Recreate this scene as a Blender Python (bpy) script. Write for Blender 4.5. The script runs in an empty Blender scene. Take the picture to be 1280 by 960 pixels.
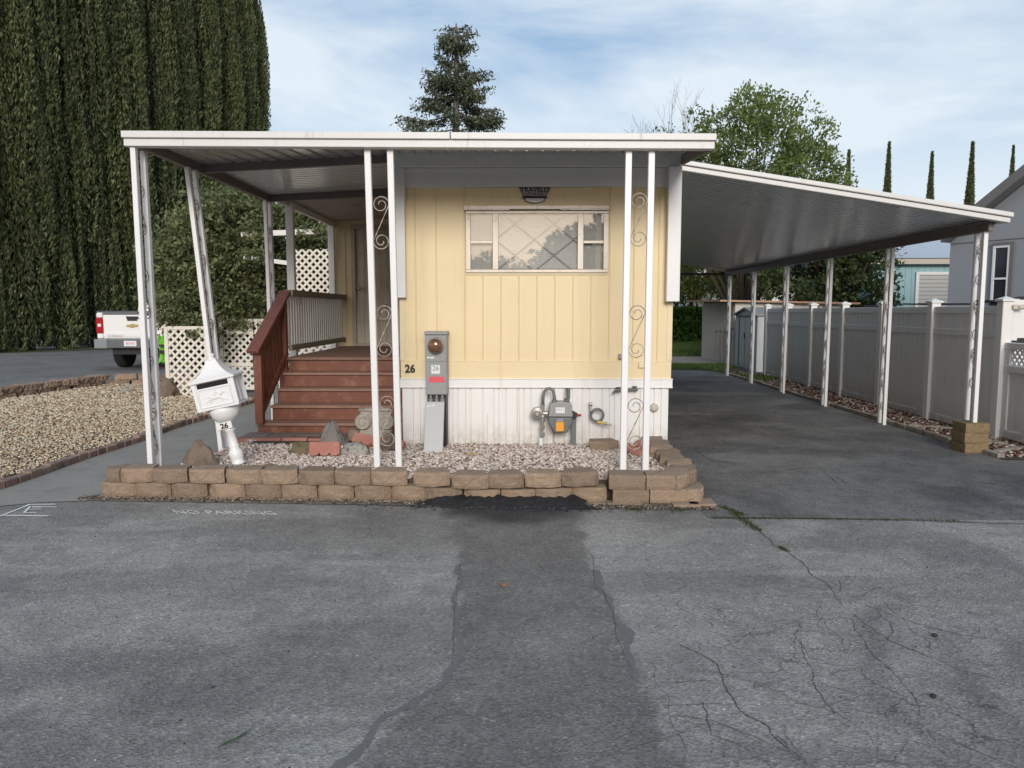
import bpy, bmesh, math, random
import numpy as np
from mathutils import Vector, Matrix, noise as mnoise
R = math.radians
S = bpy.context.scene
COL = S.collection
rnd = random.Random(7)
rng = np.random.default_rng(7)

# ------------------------------------------------------------------ scene / camera
F_PX, PITCH, YAW, EYE = 940.0, R(5.53), R(0.73), 1.6
cam_d = bpy.data.cameras.new('camera'); cam = bpy.data.objects.new('camera', cam_d); COL.objects.link(cam)
cam.location = (0, 0, EYE); cam.rotation_euler = (R(90) - PITCH, 0, YAW)
cam_d.sensor_width = 36; cam_d.lens = F_PX / 1280 * 36; cam_d.clip_end = 2000; cam_d.clip_start = .05
S.camera = cam
S.view_settings.view_transform = 'Standard'; S.view_settings.look = 'None'
S.view_settings.gamma = 1; S.view_settings.exposure = 0.70; S.view_settings.use_curve_mapping = False
S.render.engine = 'CYCLES'
S.cycles.use_denoising = True
S.cycles.max_bounces = 6; S.cycles.diffuse_bounces = 3; S.cycles.glossy_bounces = 3
S.cycles.transparent_max_bounces = 12; S.cycles.caustics_reflective = False; S.cycles.caustics_refractive = False

def gp(px, py, z=0.0):
    """point on the level z that was measured at a photograph position (survey helper)"""
    a = (px - 640) / F_PX; b = (480 - py) / F_PX
    y = math.cos(PITCH) + b * math.sin(PITCH); zz = -math.sin(PITCH) + b * math.cos(PITCH)
    x, y = a * math.cos(YAW) - y * math.sin(YAW), a * math.sin(YAW) + y * math.cos(YAW)
    t = (z - EYE) / zz
    return (x * t, y * t)

# ------------------------------------------------------------------ materials
class NT:
    def __init__(s, name):
        s.m = bpy.data.materials.new(name); s.m.use_nodes = True
        s.t = s.m.node_tree; s.t.nodes.clear()
        s.out = s.n('ShaderNodeOutputMaterial')
    def n(s, typ, **kw):
        o = s.t.nodes.new(typ)
        for k, v in kw.items(): setattr(o, k, v)
        return o
    def l(s, a, b): s.t.links.new(a, b)
    def val(s, sock, v):
        if isinstance(v, bpy.types.NodeSocket): s.l(v, sock)
        else: sock.default_value = v
    def coord(s):
        if not hasattr(s, '_c'): s._c = s.n('ShaderNodeTexCoord').outputs['Object']
        return s._c
    def scaled(s, sc):
        m = s.n('ShaderNodeMapping'); s.l(s.coord(), m.inputs[0]); m.inputs['Scale'].default_value = sc
        return m.outputs[0]
    def noise(s, scale, detail=5, rough=.55, vec=None, dist=0):
        o = s.n('ShaderNodeTexNoise'); s.l(vec or s.coord(), o.inputs['Vector'])
        o.inputs['Scale'].default_value = scale; o.inputs['Detail'].default_value = detail
        o.inputs['Roughness'].default_value = rough; o.inputs['Distortion'].default_value = dist
        return o.outputs['Fac']
    def ramp(s, fac, *stops):
        o = s.n('ShaderNodeValToRGB'); s.l(fac, o.inputs[0]); e = o.color_ramp.elements
        while len(e) < len(stops): e.new(.5)
        for el, (p, c) in zip(e, stops):
            el.position = p; el.color = (c, c, c, 1) if isinstance(c, (int, float)) else (*c[:3], 1)
        return o.outputs[0]
    def mix(s, fac, a, b, mode='MIX'):
        o = s.n('ShaderNodeMix', data_type='RGBA', blend_type=mode)
        s.val(o.inputs[0], fac)
        for sock, v in ((o.inputs[6], a), (o.inputs[7], b)):
            s.val(sock, (*v[:3], 1) if isinstance(v, (tuple, list)) else v)
        return o.outputs[2]
    def math(s, op, a, b=0.0):
        o = s.n('ShaderNodeMath', operation=op); s.val(o.inputs[0], a); s.val(o.inputs[1], b); return o.outputs[0]
    def attr(s, name): return s.n('ShaderNodeAttribute', attribute_name=name).outputs['Fac']
    def bsdf(s, col, rough=.6, metal=0, spec=.5, bump=None, bd=.01, bs=.5):
        p = s.n('ShaderNodeBsdfPrincipled')
        s.val(p.inputs['Base Color'], (*col[:3], 1) if isinstance(col, (tuple, list)) else col)
        s.val(p.inputs['Roughness'], rough); s.val(p.inputs['Metallic'], metal)
        p.inputs['Specular IOR Level'].default_value = spec
        if bump is not None:
            b = s.n('ShaderNodeBump'); b.inputs['Distance'].default_value = bd; b.inputs['Strength'].default_value = bs
            s.l(bump, b.inputs['Height']); s.l(b.outputs[0], p.inputs['Normal'])
        s.l(p.outputs[0], s.out.inputs[0]); return p

def mul(c, k): return tuple(min(1, v * k) for v in c[:3])
def mat(name, col, rough=.6, metal=0, var=.12, scale=4, fine=60, fvar=.06, bump=.3, bd=.003, bscale=80, dirt=None, dlo=.55, dhi=.75, dscale=3, streak=False, spec=.5, objvar=0, splash=None):
    t = NT(name)
    c = t.mix(t.noise(scale), mul(col, 1 - var), mul(col, 1 + var))
    if objvar:
        c = t.mix(t.n('ShaderNodeObjectInfo').outputs['Random'], t.mix(1.0, c, (1 - objvar, 1 - objvar, 1 - objvar * .9), 'MULTIPLY'), t.mix(1.0, c, (1 + objvar * .4, 1 + objvar * .35, 1 + objvar * .35), 'MULTIPLY'))
    c = t.mix(1.0, c, t.ramp(t.noise(fine, 3), (.25, 1 - fvar * 2), (.75, 1.0)), 'MULTIPLY')
    if dirt:
        v = t.scaled((6, 6, .7)) if streak else None
        c = t.mix(t.ramp(t.noise(dscale, 6, .65, vec=v), (dlo, 0.0), (dhi, 1.0)), c, dirt)
    if splash:
        z0, z1, sc_ = splash
        sp_ = t.n('ShaderNodeSeparateXYZ'); t.l(t.coord(), sp_.inputs[0]); mr = t.n('ShaderNodeMapRange'); t.l(sp_.outputs['Z'], mr.inputs[0])
        mr.inputs[1].default_value = z1; mr.inputs[2].default_value = z0; mr.inputs[3].default_value = 0; mr.inputs[4].default_value = 1
        k = t.math('MULTIPLY', mr.outputs[0], t.ramp(t.noise(9, 7, .75), (.36, 0.0), (.62, 1.0)))
        c = t.mix(t.math('MULTIPLY', k, .85), c, sc_)
    t.bsdf(c, rough, metal, spec, t.noise(bscale, 4), bd, bump)
    return t.m

def leafmat(name, dark, light, trans=.25, rough=.55):
    t = NT(name)
    c = t.mix(t.attr('tint'), dark, light)
    p = t.n('ShaderNodeBsdfPrincipled'); t.l(c, p.inputs['Base Color']); p.inputs['Roughness'].default_value = rough
    p.inputs['Specular IOR Level'].default_value = .3
    tr = t.n('ShaderNodeBsdfTranslucent'); t.l(c, tr.inputs[0])
    m = t.n('ShaderNodeMixShader'); m.inputs[0].default_value = trans
    t.l(p.outputs[0], m.inputs[1]); t.l(tr.outputs[0], m.inputs[2]); t.l(m.outputs[0], t.out.inputs[0])
    return t.m

def stonemat(name, stops, rough=.8):
    t = NT(name)
    c = t.ramp(t.attr('tint'), *stops)
    c = t.mix(1.0, c, t.ramp(t.noise(90, 4), (.2, .72), (.8, 1.1)), 'MULTIPLY')
    t.bsdf(c, rough, 0, .3, t.noise(150, 3), .002, .4)
    return t.m

def asphalt(name, lo, hi, dark=(.02, .021, .024), pale=(.40, .39, .365)):
    t = NT(name)
    c = t.mix(t.ramp(t.noise(.55, 6, .6), (.40, 0.0), (.60, 1.0)), lo, hi)
    c = t.mix(t.ramp(t.noise(2.3, 8, .7, dist=.6), (.42, 0.0), (.72, .55)), c, mul(hi, 1.35))       # scuffs
    c = t.mix(t.ramp(t.noise(3.1, 6, .75, vec=t.scaled((.45, 2.4, 1))), (.5, 0.0), (.78, .28)), c, mul(lo, .75))
    c = t.mix(t.ramp(t.noise(5.5, 7, .72, dist=.4), (.50, 0.0), (.56, .28)), c, mul(lo, .8))
    c = t.mix(t.ramp(t.noise(8.5, 6, .7, vec=t.scaled((1, .6, 1))), (.54, 0.0), (.60, .30)), c, mul(hi, 1.25))
    c = t.mix(t.math('MULTIPLY', t.attr('pale'), .8), c, pale)
    c = t.mix(t.attr('dark'), c, dark)
    ds = t.n('ShaderNodeVectorMath', operation='ADD'); nv = t.n('ShaderNodeTexNoise'); nv.inputs['Scale'].default_value = 2.2; nv.inputs['Detail'].default_value = 6
    t.l(t.coord(), nv.inputs['Vector']); sc_ = t.n('ShaderNodeVectorMath', operation='SCALE'); sc_.inputs['Scale'].default_value = .45; t.l(nv.outputs['Color'], sc_.inputs[0])
    t.l(t.coord(), ds.inputs[0]); t.l(sc_.outputs[0], ds.inputs[1])
    for vs_, th_, st_ in ((2.6, .012, .8), (6.5, .020, .55)):
        ve = t.n('ShaderNodeTexVoronoi', feature='DISTANCE_TO_EDGE'); ve.inputs['Scale'].default_value = vs_; t.l(ds.outputs[0], ve.inputs['Vector'])
        ln = t.ramp(ve.outputs['Distance'], (0.0, 1.0), (th_, 0.0)); gate = t.ramp(t.noise(1.7 * vs_ / 2.6, 3), (.42, 0.0), (.52, st_))
        c = t.mix(t.math('MULTIPLY', t.math('MULTIPLY', ln, gate), t.attr('web')), c, (.05, .05, .052))
    v = t.n('ShaderNodeTexVoronoi'); v.inputs['Scale'].default_value = 72; t.l(t.coord(), v.inputs['Vector'])
    agg = t.ramp(v.outputs['Color'], (.0, .50), (.5, .92), (.85, 1.15), (1.0, 1.9))
    c = t.mix(.75, c, agg, 'MULTIPLY')
    c = t.mix(t.ramp(t.noise(34, 5, .8), (.58, 0.0), (.68, .8)), c, mul(lo, .4))
    c = t.mix(t.ramp(t.noise(47, 4, .75), (.60, 0.0), (.70, .45)), c, mul(hi, 1.7))                   # pits
    h = t.math('ADD', t.math('MULTIPLY', v.outputs['Distance'], 1.0), t.math('MULTIPLY', t.noise(30, 6, .75), .9))
    t.bsdf(c, t.ramp(t.noise(1.1, 4), (.3, .62), (.7, .85)), 0, .35, h, .006, .8)
    return t.m

M = {}
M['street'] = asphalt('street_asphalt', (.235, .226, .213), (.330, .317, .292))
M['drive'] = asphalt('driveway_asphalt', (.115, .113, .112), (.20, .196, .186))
M['far_street'] = asphalt('far_asphalt', (.15, .147, .144), (.21, .205, .198))
M['crack'] = mat('crack_dark', (.06, .06, .06), .9, var=.3, scale=9)
M['seal'] = mat('sealed_crack', (.165, .164, .162), .8, var=.25, scale=9, fvar=.12, bscale=120)
M['concrete'] = mat('path_concrete', (.31, .298, .272), .85, var=.22, scale=1.6, fvar=.1, dirt=(.19, .18, .17), dlo=.52, dhi=.8, bscale=60)
M['curb'] = mat('old_curb', (.34, .31, .27), .9, var=.25, scale=6, dirt=(.12, .09, .07), dlo=.5, dhi=.65, dscale=6)
M['dirt'] = mat('soil', (.085, .062, .048), .95, var=.4, scale=7, bd=.02, bscale=30, fvar=.2)
M['tan_soil'] = mat('tan_mortar', (.22, .19, .15), .95, var=.3, scale=9, bd=.01, bscale=60, dirt=(.07, .06, .05), dlo=.5, dhi=.62, dscale=12)
M['white'] = mat('white_paint', (.80, .80, .81), .38, var=.04, fvar=.03, bump=.1, dirt=(.42, .36, .29), dlo=.66, dhi=.9, dscale=9)
M['rail_white'] = mat('rail_white_paint', (.88, .88, .88), .45, var=.03)
M['white_old'] = mat('aged_white_paint', (.70, .69, .67), .5, var=.08, scale=3, fvar=.06, bump=.2, dirt=(.36, .29, .23), dlo=.58, dhi=.75, dscale=14)
M['gutter'] = mat('fascia_enamel', (.70, .695, .69), .42, var=.05, scale=2, fvar=.04, bump=.1, dirt=(.33, .27, .25), dlo=.6, dhi=.85, dscale=2.4, streak=True)
M['pan'] = mat('roof_pan_enamel', (.64, .64, .64), .22, .45, var=.10, scale=2, fvar=.06, bump=.15, bscale=9, bd=.01, dirt=(.38, .35, .32), dlo=.6, dhi=.8, dscale=3)
M['porch_ceiling'] = mat('porch_ceiling_board', (.42, .38, .35), .7, var=.12, scale=3, dirt=(.2, .12, .09), dlo=.55, dhi=.7)
M['beam'] = mat('beam_brown_enamel', (.18, .15, .145), .5, var=.2, scale=5)
M['beam_grey'] = mat('beam_grey_paint', (.80, .80, .79), .5, var=.05, scale=3)
M['yellow'] = mat('yellow_siding', (.80, .658, .41), .46, var=.07, scale=1.2, fvar=.03, bump=.35, bscale=4, bd=.012, dirt=(.64, .49, .28), dlo=.54, dhi=.95, dscale=1.2, streak=True)
M['yellow_trim'] = mat('yellow_trim_paint', (.80, .68, .45), .5, var=.05)
M['skirt'] = mat('skirting_white', (.82, .815, .81), .42, var=.03, scale=2, fvar=.03, bump=.2, bscale=5, bd=.006, dirt=(.64, .57, .49), dlo=.56, dhi=.85, dscale=2.6, streak=True, splash=(.14, .42, (.42, .35, .27)))
M['rust'] = mat('rust_stain', (.60, .48, .36), .8, var=.3, scale=9)
M['redwood'] = mat('red_stained_wood', (.19, .064, .036), .5, var=.3, scale=2.5, fvar=.14, bump=.5, dirt=(.27, .13, .08), dlo=.52, dhi=.75, dscale=7)
M['redrail'] = mat('red_rail_wood', (.20, .066, .044), .5, var=.3, scale=3.5, fvar=.14, bump=.5)
M['tread'] = mat('worn_tread_wood', (.30, .17, .13), .65, var=.3, scale=6, fvar=.15, bump=.5)
M['deckwood'] = mat('deck_boards', (.24, .135, .10), .7, var=.35, scale=5, fvar=.15, bump=.5)
M['olive'] = mat('olive_rail_paint', (.24, .225, .165), .6, var=.12, scale=5)
M['lattice'] = mat('cream_lattice', (.76, .72, .65), .65, var=.1, scale=4, dirt=(.4, .33, .25), dlo=.6, dhi=.8)
M['vinyl'] = mat('white_vinyl', (.70, .71, .71), .36, var=.03, scale=1.5, fvar=.02, bump=.05, dirt=(.52, .51, .48), dlo=.58, dhi=.9, streak=True, splash=(.0, .40, (.36, .33, .28)))
M['vinyl_post'] = mat('white_vinyl_post', (.76, .755, .745), .36, var=.03, scale=1.5, fvar=.02, bump=.05)
M['metal_grey'] = mat('meter_grey_enamel', (.30, .305, .31), .45, var=.07, bump=.1, dirt=(.22, .21, .2), dlo=.6, dhi=.8)
M['metal_light'] = mat('meter_cover_grey', (.44, .455, .465), .42, var=.05, bump=.1, scale=2)
M['pipe'] = mat('grey_pipe', (.14, .15, .15), .5, var=.2, scale=12)
M['galv'] = mat('galvanised_fitting', (.38, .37, .35), .4, metal=.5, var=.3, scale=20)
M['black'] = mat('black_part', (.015, .015, .017), .5, var=.2)
M['dark'] = mat('dark_gap', (.012, .012, .013), .9, var=.1)
M['label_white'] = mat('label_white', (.75, .77, .78), .5, var=.03)
M['label_red'] = mat('label_red', (.70, .09, .12), .5, var=.05)
M['label_orange'] = mat('label_orange', (.85, .36, .03), .5, var=.05)
M['hose'] = mat('grey_hose', (.17, .17, .17), .5, var=.1, scale=20)
M['yellow_fit'] = mat('yellow_fitting', (.62, .48, .12), .5)
M['block'] = mat('tan_wall_block', (.40, .298, .212), .95, var=.3, scale=6, fine=70, fvar=.2, bump=.8, bd=.005, bscale=75, dirt=(.20, .16, .12), dlo=.48, dhi=.70, dscale=6, objvar=.28)
M['block_moss'] = mat('mossy_block', (.30, .215, .12), .92, var=.24, scale=7, fvar=.2, bump=.9, bd=.01, bscale=60, dirt=(.13, .12, .05), dlo=.46, dhi=.6, dscale=5)
M['block_old'] = mat('weathered_block', (.43, .31, .225), .92, var=.28, scale=4, fvar=.2, bump=.9, bd=.012, bscale=45, dirt=(.2, .14, .11), dlo=.48, dhi=.7, dscale=5, objvar=.3)
M['redbrick'] = mat('pink_scallop_brick', (.43, .185, .145), .85, var=.2, scale=9, fvar=.12, bump=.5, dirt=(.5, .33, .27), dlo=.55, dhi=.75, dscale=8)
M['edging'] = mat('dull_brick_edging', (.32, .22, .175), .9, objvar=.35, var=.3, scale=6, fvar=.15, bump=.6, dirt=(.3, .24, .2), dlo=.52, dhi=.7, dscale=9)
M['paver'] = mat('grey_paver', (.22, .185, .16), .88, var=.2, scale=4, fvar=.15, bump=.5)
M['rock_brown'] = mat('brown_rock', (.22, .165, .125), .88, var=.25, scale=6, fvar=.15, bump=.9, bd=.015, bscale=22, dirt=(.12, .095, .075), dlo=.5, dhi=.65, dscale=5)
M['rock_grey'] = mat('grey_rock', (.21, .195, .18), .85, var=.2, scale=6, fvar=.12, bump=.8, bd=.012, bscale=25)
M['rock_white'] = mat('granite', (.45, .43, .39), .85, var=.2, scale=6, fvar=.2, fine=45, bump=.8, bd=.01, dirt=(.12, .11, .09), dlo=.54, dhi=.62, dscale=22)
M['rock_dark'] = mat('mossy_rock', (.16, .125, .075), .9, var=.3, scale=7, bump=.9, bd=.012, bscale=30)
M['cast_stone'] = mat('cast_stone', (.40, .375, .32), .85, var=.2, scale=8, fvar=.12, bump=.5, dirt=(.22, .2, .16), dlo=.52, dhi=.7, dscale=9)
M['bark'] = mat('bark', (.05, .04, .03), .95, var=.35, scale=5, bump=1, bd=.02, bscale=18)
M['bark_grey'] = mat('bark_grey', (.20, .18, .165), .95, var=.3, scale=5, bump=.8, bd=.02, bscale=18)
M['truck_white'] = mat('truck_white_paint', (.80, .80, .79), .22, var=.02, fvar=.01, bump=0)
M['truck_grey'] = mat('truck_grey_plastic', (.12, .13, .145), .45, var=.05)
M['truck_lightgrey'] = mat('truck_bumper', (.25, .27, .29), .3, var=.05)
M['tyre'] = mat('tyre_rubber', (.02, .02, .021), .8, var=.2)
M['tail_red'] = mat('red_lens', (.42, .012, .02), .18, var=.05, bump=0)
M['gold'] = mat('gold_emblem', (.55, .42, .16), .35, metal=.6, var=.1)
M['lime'] = mat('lime_fabric', (.25, .66, .08), .7, var=.15, scale=9)
M['grey_wall'] = mat('grey_stucco', (.29, .315, .35), .8, var=.05, scale=2, bump=.2)
M['grey_trim'] = mat('dark_grey_trim', (.17, .17, .175), .7, var=.06)
M['teal_wall'] = mat('teal_siding', (.33, .52, .56), .65, var=.05, scale=2)
M['blue_roof'] = mat('pale_blue_roof', (.47, .53, .60), .5, var=.06, scale=2)
M['beige'] = mat('beige_trim', (.55, .50, .43), .7, var=.05)
M['cream_shed'] = mat('cream_shed_metal', (.56, .53, .48), .6, var=.1, scale=3, dirt=(.4, .34, .28), dlo=.55, dhi=.8, streak=True)
M['shed_grey'] = mat('shed_grey_metal', (.46, .49, .52), .5, var=.06, dirt=(.3, .28, .26), dlo=.6, dhi=.8, streak=True)
M['shed_mauve'] = mat('shed_mauve_wall', (.36, .29, .29), .7, var=.08)
M['orange_wood'] = mat('roof_edge_wood', (.45, .27, .17), .7, var=.2)
M['dark_glass'] = mat('dark_screen_glass', (.03, .035, .045), .15, var=.1, bump=0)
M['blind'] = mat('blind_slats', (.80, .80, .78), .6, var=.03)
M['blind_dark'] = mat('shaded_blind', (.58, .58, .56), .6, var=.06)
M['alu'] = mat('old_aluminium', (.60, .54, .48), .42, metal=.25, var=.12, scale=8, dirt=(.38, .28, .2), dlo=.55, dhi=.75, dscale=12)
M['screen'] = mat('door_screen', (.66, .62, .54), .8, var=.1, scale=3)
M['door_frame'] = mat('door_frame_tan', (.50, .44, .36), .6, var=.12, scale=5)
M['iron_cream'] = mat('cream_iron', (.60, .54, .45), .5, var=.1)
M['iron_rust'] = mat('scroll_iron', (.46, .40, .36), .5, var=.3, scale=14, dirt=(.2, .13, .1), dlo=.48, dhi=.62, dscale=20)
M['road_paint'] = mat('worn_road_paint', (.85, .87, .88), .75, var=.08, scale=14, fvar=.1, dirt=(.3, .3, .3), dlo=.60, dhi=.68, dscale=30)
M['faint_paint'] = mat('faint_road_paint', (.82, .84, .85), .8, var=.1, scale=14, dirt=(.25, .255, .26), dlo=.52, dhi=.62, dscale=45)
M['grass_soil'] = mat('lawn_base', (.065, .09, .022), .95, var=.35, scale=1.5, fvar=.3, bd=.03)
M['dry_leaf'] = mat('dry_leaf', (.30, .15, .08), .8, var=.2)
M['sign_grey'] = mat('sign_metal', (.40, .38, .40), .4, metal=.4, var=.1)
M['far_hedge_soil'] = mat('hedge_soil', (.10, .085, .06), .95, var=.3, bd=.02)
M['pale_stain'] = mat('pale_glass', (.5, .5, .5), .2)
M['L_cyp'] = leafmat('cypress_foliage', (.040, .054, .022), (.20, .232, .10), .22)
M['L_bush'] = leafmat('shrub_leaves', (.045, .065, .028), (.28, .31, .145), .35)
M['L_broad'] = leafmat('spring_leaves', (.06, .10, .025), (.28, .35, .12), .4)
M['L_dark'] = leafmat('evergreen_leaves', (.022, .038, .014), (.11, .15, .055), .25)
M['L_willow'] = leafmat('willow_leaves', (.07, .09, .02), (.25, .28, .075), .4)
M['L_hedge'] = leafmat('hedge_leaves', (.03, .08, .012), (.17, .31, .06), .3)
M['L_conifer'] = leafmat('conifer_needles', (.035, .048, .028), (.17, .19, .12), .25)
M['L_moss'] = leafmat('moss_blades', (.02, .03, .008), (.09, .11, .03), .2)
M['L_grass'] = leafmat('grass_blades', (.06, .10, .02), (.20, .30, .075), .35)
M['gravel_tan'] = stonemat('tan_gravel', ((0, (.22, .13, .08)), (.25, (.42, .31, .20)), (.55, (.60, .50, .35)), (.85, (.76, .69, .55)), (1, (.36, .33, .28))))
M['gravel_pink'] = stonemat('pale_gravel', ((0, (.16, .11, .09)), (.2, (.44, .33, .27)), (.5, (.66, .56, .50)), (.8, (.80, .76, .70)), (1, (.34, .31, .29))))
M['mulch'] = stonemat('red_mulch', ((0, (.05, .022, .018)), (.5, (.15, .07, .055)), (.72, (.27, .19, .13)), (1, (.70, .66, .60))))
M['debris'] = stonemat('soil_crumbs', ((0, (.03, .025, .02)), (.5, (.10, .08, .06)), (.85, (.25, .19, .14)), (1, (.5, .45, .38))))
M['grit'] = stonemat('loose_grit', ((0, (.015, .015, .016)), (.6, (.05, .045, .04)), (.9, (.2, .18, .15)), (1, (.6, .58, .55))))

def glassmat():
    t = NT('window_glass')
    a = t.n('ShaderNodeBsdfTransparent'); g = t.n('ShaderNodeBsdfGlossy'); g.inputs['Roughness'].default_value = .02
    g.inputs['Color'].default_value = (.95, .95, .95, 1)
    m = t.n('ShaderNodeMixShader'); m.inputs[0].default_value = .17
    t.l(a.outputs[0], m.inputs[1]); t.l(g.outputs[0], m.inputs[2]); t.l(m.outputs[0], t.out.inputs[0]); return t.m
M['glass'] = glassmat()
def domemat():
    t = NT('meter_dome_glass')
    t.bsdf(t.mix(t.noise(14, 3), (.09, .04, .025), (.30, .17, .11)), .08, .3); return t.m  # brown mottling paints a reflection into the dome colour
M['dome'] = domemat()

# ------------------------------------------------------------------ geometry helpers
ORG = {}
def tag(o, label=None, cat=None, group=None, kind=None):
    if label: o['label'] = label
    if cat: o['category'] = cat
    if group: o['group'] = group
    if kind: o['kind'] = kind
    return o
def root(name, loc, label, cat, group=None, rz=0):
    o = bpy.data.objects.new(name, None); COL.objects.link(o); o.location = loc; o.rotation_euler.z = rz
    o.empty_display_size = .2
    ORG[o.name] = Vector(loc); return tag(o, label, cat, group)

class MB:
    def __init__(s): s.v = []; s.f = []
    def add(s, vs, fs):
        k = len(s.v); s.v += [tuple(p) for p in vs]; s.f += [tuple(i + k for i in f) for f in fs]; return s
    def box(s, x0, x1, y0, y1, z0, z1, rot=None, piv=None):
        x0, x1 = min(x0, x1), max(x0, x1); y0, y1 = min(y0, y1), max(y0, y1); z0, z1 = min(z0, z1), max(z0, z1)
        vs = [Vector(p) for p in ((x0, y0, z0), (x1, y0, z0), (x1, y1, z0), (x0, y1, z0), (x0, y0, z1), (x1, y0, z1), (x1, y1, z1), (x0, y1, z1))]
        if rot is not None:
            c = Vector(piv) if piv else Vector(((x0 + x1) / 2, (y0 + y1) / 2, (z0 + z1) / 2))
            vs = [c + rot @ (p - c) for p in vs]
        return s.add(vs, [(0, 3, 2, 1), (4, 5, 6, 7), (0, 1, 5, 4), (1, 2, 6, 5), (2, 3, 7, 6), (3, 0, 4, 7)])
    def bar(s, a, b, w, h, up=(0, 0, 1)):
        a, b = Vector(a), Vector(b); d = (b - a).normalized(); sd = d.cross(Vector(up))
        if sd.length < 1e-4: sd = d.cross(Vector((1, 0, 0)))
        sd.normalize(); u = sd.cross(d).normalized()
        vs = [p + sd * i * w / 2 + u * j * h / 2 for p in (a, b) for i, j in ((-1, -1), (1, -1), (1, 1), (-1, 1))]
        return s.add(vs, [(3, 2, 1, 0), (4, 5, 6, 7), (0, 1, 5, 4), (1, 2, 6, 5), (2, 3, 7, 6), (3, 0, 4, 7)])
    def tube(s, pts, r, n=8, cap=True):
        pts = [Vector(p) for p in pts]; k0 = len(s.v); nn = len(pts)
        rs = r if isinstance(r, (list, tuple)) else [r] * nn
        d0 = (pts[1] - pts[0]).normalized(); u = d0.orthogonal().normalized()
        for i, p in enumerate(pts):
            d = (pts[min(i + 1, nn - 1)] - pts[max(i - 1, 0)]).normalized()
            u = (u - d * u.dot(d)); u = u.normalized() if u.length > 1e-5 else d.orthogonal().normalized()
            w = d.cross(u)
            for j in range(n):
                a = 2 * math.pi * j / n; s.v.append(tuple(p + (u * math.cos(a) + w * math.sin(a)) * rs[i]))
        for i in range(nn - 1):
            for j in range(n):
                a = k0 + i * n + j; b = k0 + i * n + (j + 1) % n; s.f.append((a, b, b + n, a + n))
        if cap:
            s.f.append(tuple(k0 + j for j in reversed(range(n)))); s.f.append(tuple(k0 + (nn - 1) * n + j for j in range(n)))
        return s
    def lathe(s, prof, c, n=20, axis='z'):
        k0 = len(s.v)
        for r, h in prof:
            for j in range(n):
                a = 2 * math.pi * j / n; q = (r * math.cos(a), r * math.sin(a), h)
                if axis == 'y': q = (q[0], h, q[1])
                if axis == 'x': q = (h, q[0], q[1])
                s.v.append((c[0] + q[0], c[1] + q[1], c[2] + q[2]))
        m = len(prof)
        for i in range(m - 1):
            for j in range(n):
                a = k0 + i * n + j; b = k0 + i * n + (j + 1) % n; s.f.append((a, b, b + n, a + n))
        s.f.append(tuple(k0 + j for j in reversed(range(n)))); s.f.append(tuple(k0 + (m - 1) * n + j for j in range(n)))
        return s
    def prism(s, poly, a, b, axis='z'):
        """extrude a 2D polygon; axis z: poly=(x,y); axis y: poly=(x,z); axis x: poly=(y,z)"""
        n = len(poly)
        def P(p, h): return {'z': (p[0], p[1], h), 'y': (p[0], h, p[1]), 'x': (h, p[0], p[1])}[axis]
        vs = [P(p, a) for p in poly] + [P(p, b) for p in poly]
        return s.add(vs, [tuple(reversed(range(n))), tuple(range(n, 2 * n))] + [(i, (i + 1) % n, n + (i + 1) % n, n + i) for i in range(n)])
    def sheet(s, us, vs, fn):
        k0 = len(s.v); nu, nv = len(us), len(vs)
        for u in us:
            for v in vs: s.v.append(tuple(fn(u, v)))
        for i in range(nu - 1):
            for j in range(nv - 1):
                a = k0 + i * nv + j; s.f.append((a, a + 1, a + nv + 1, a + nv))
        return s
    def build(s, name, m, parent=None, bevel=0, smooth=False, at=None, solid=0, seg=1):
        me = bpy.data.meshes.new(name)
        o0 = Vector((0, 0, 0))
        if at is not None: o0 = Vector(at)
        elif parent is not None: o0 = ORG.get(parent.name, Vector((0, 0, 0)))
        me.from_pydata([(p[0] - o0[0], p[1] - o0[1], p[2] - o0[2]) for p in s.v], [], s.f)
        bm = bmesh.new(); bm.from_mesh(me); bmesh.ops.recalc_face_normals(bm, faces=bm.faces); bm.to_mesh(me); bm.free()
        me.materials.append(M[m] if isinstance(m, str) else m)
        if smooth: me.polygons.foreach_set('use_smooth', [True] * len(me.polygons))
        o = bpy.data.objects.new(name, me); COL.objects.link(o)
        if parent is not None: o.parent = parent
        elif at is not None: o.location = at
        ORG[o.name] = o0
        if solid:
            q = o.modifiers.new('thick', 'SOLIDIFY'); q.thickness = solid
        if bevel:
            q = o.modifiers.new('edge', 'BEVEL'); q.width = bevel; q.segments = seg; q.limit_method = 'ANGLE'; q.angle_limit = R(35)
        return o

def dup(o, parent=None):
    c = o.copy(); COL.objects.link(c); c.parent = parent; ORG[c.name] = ORG.get(o.name, Vector())
    for ch in list(o.children): dup(ch, c)
    return c

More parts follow.
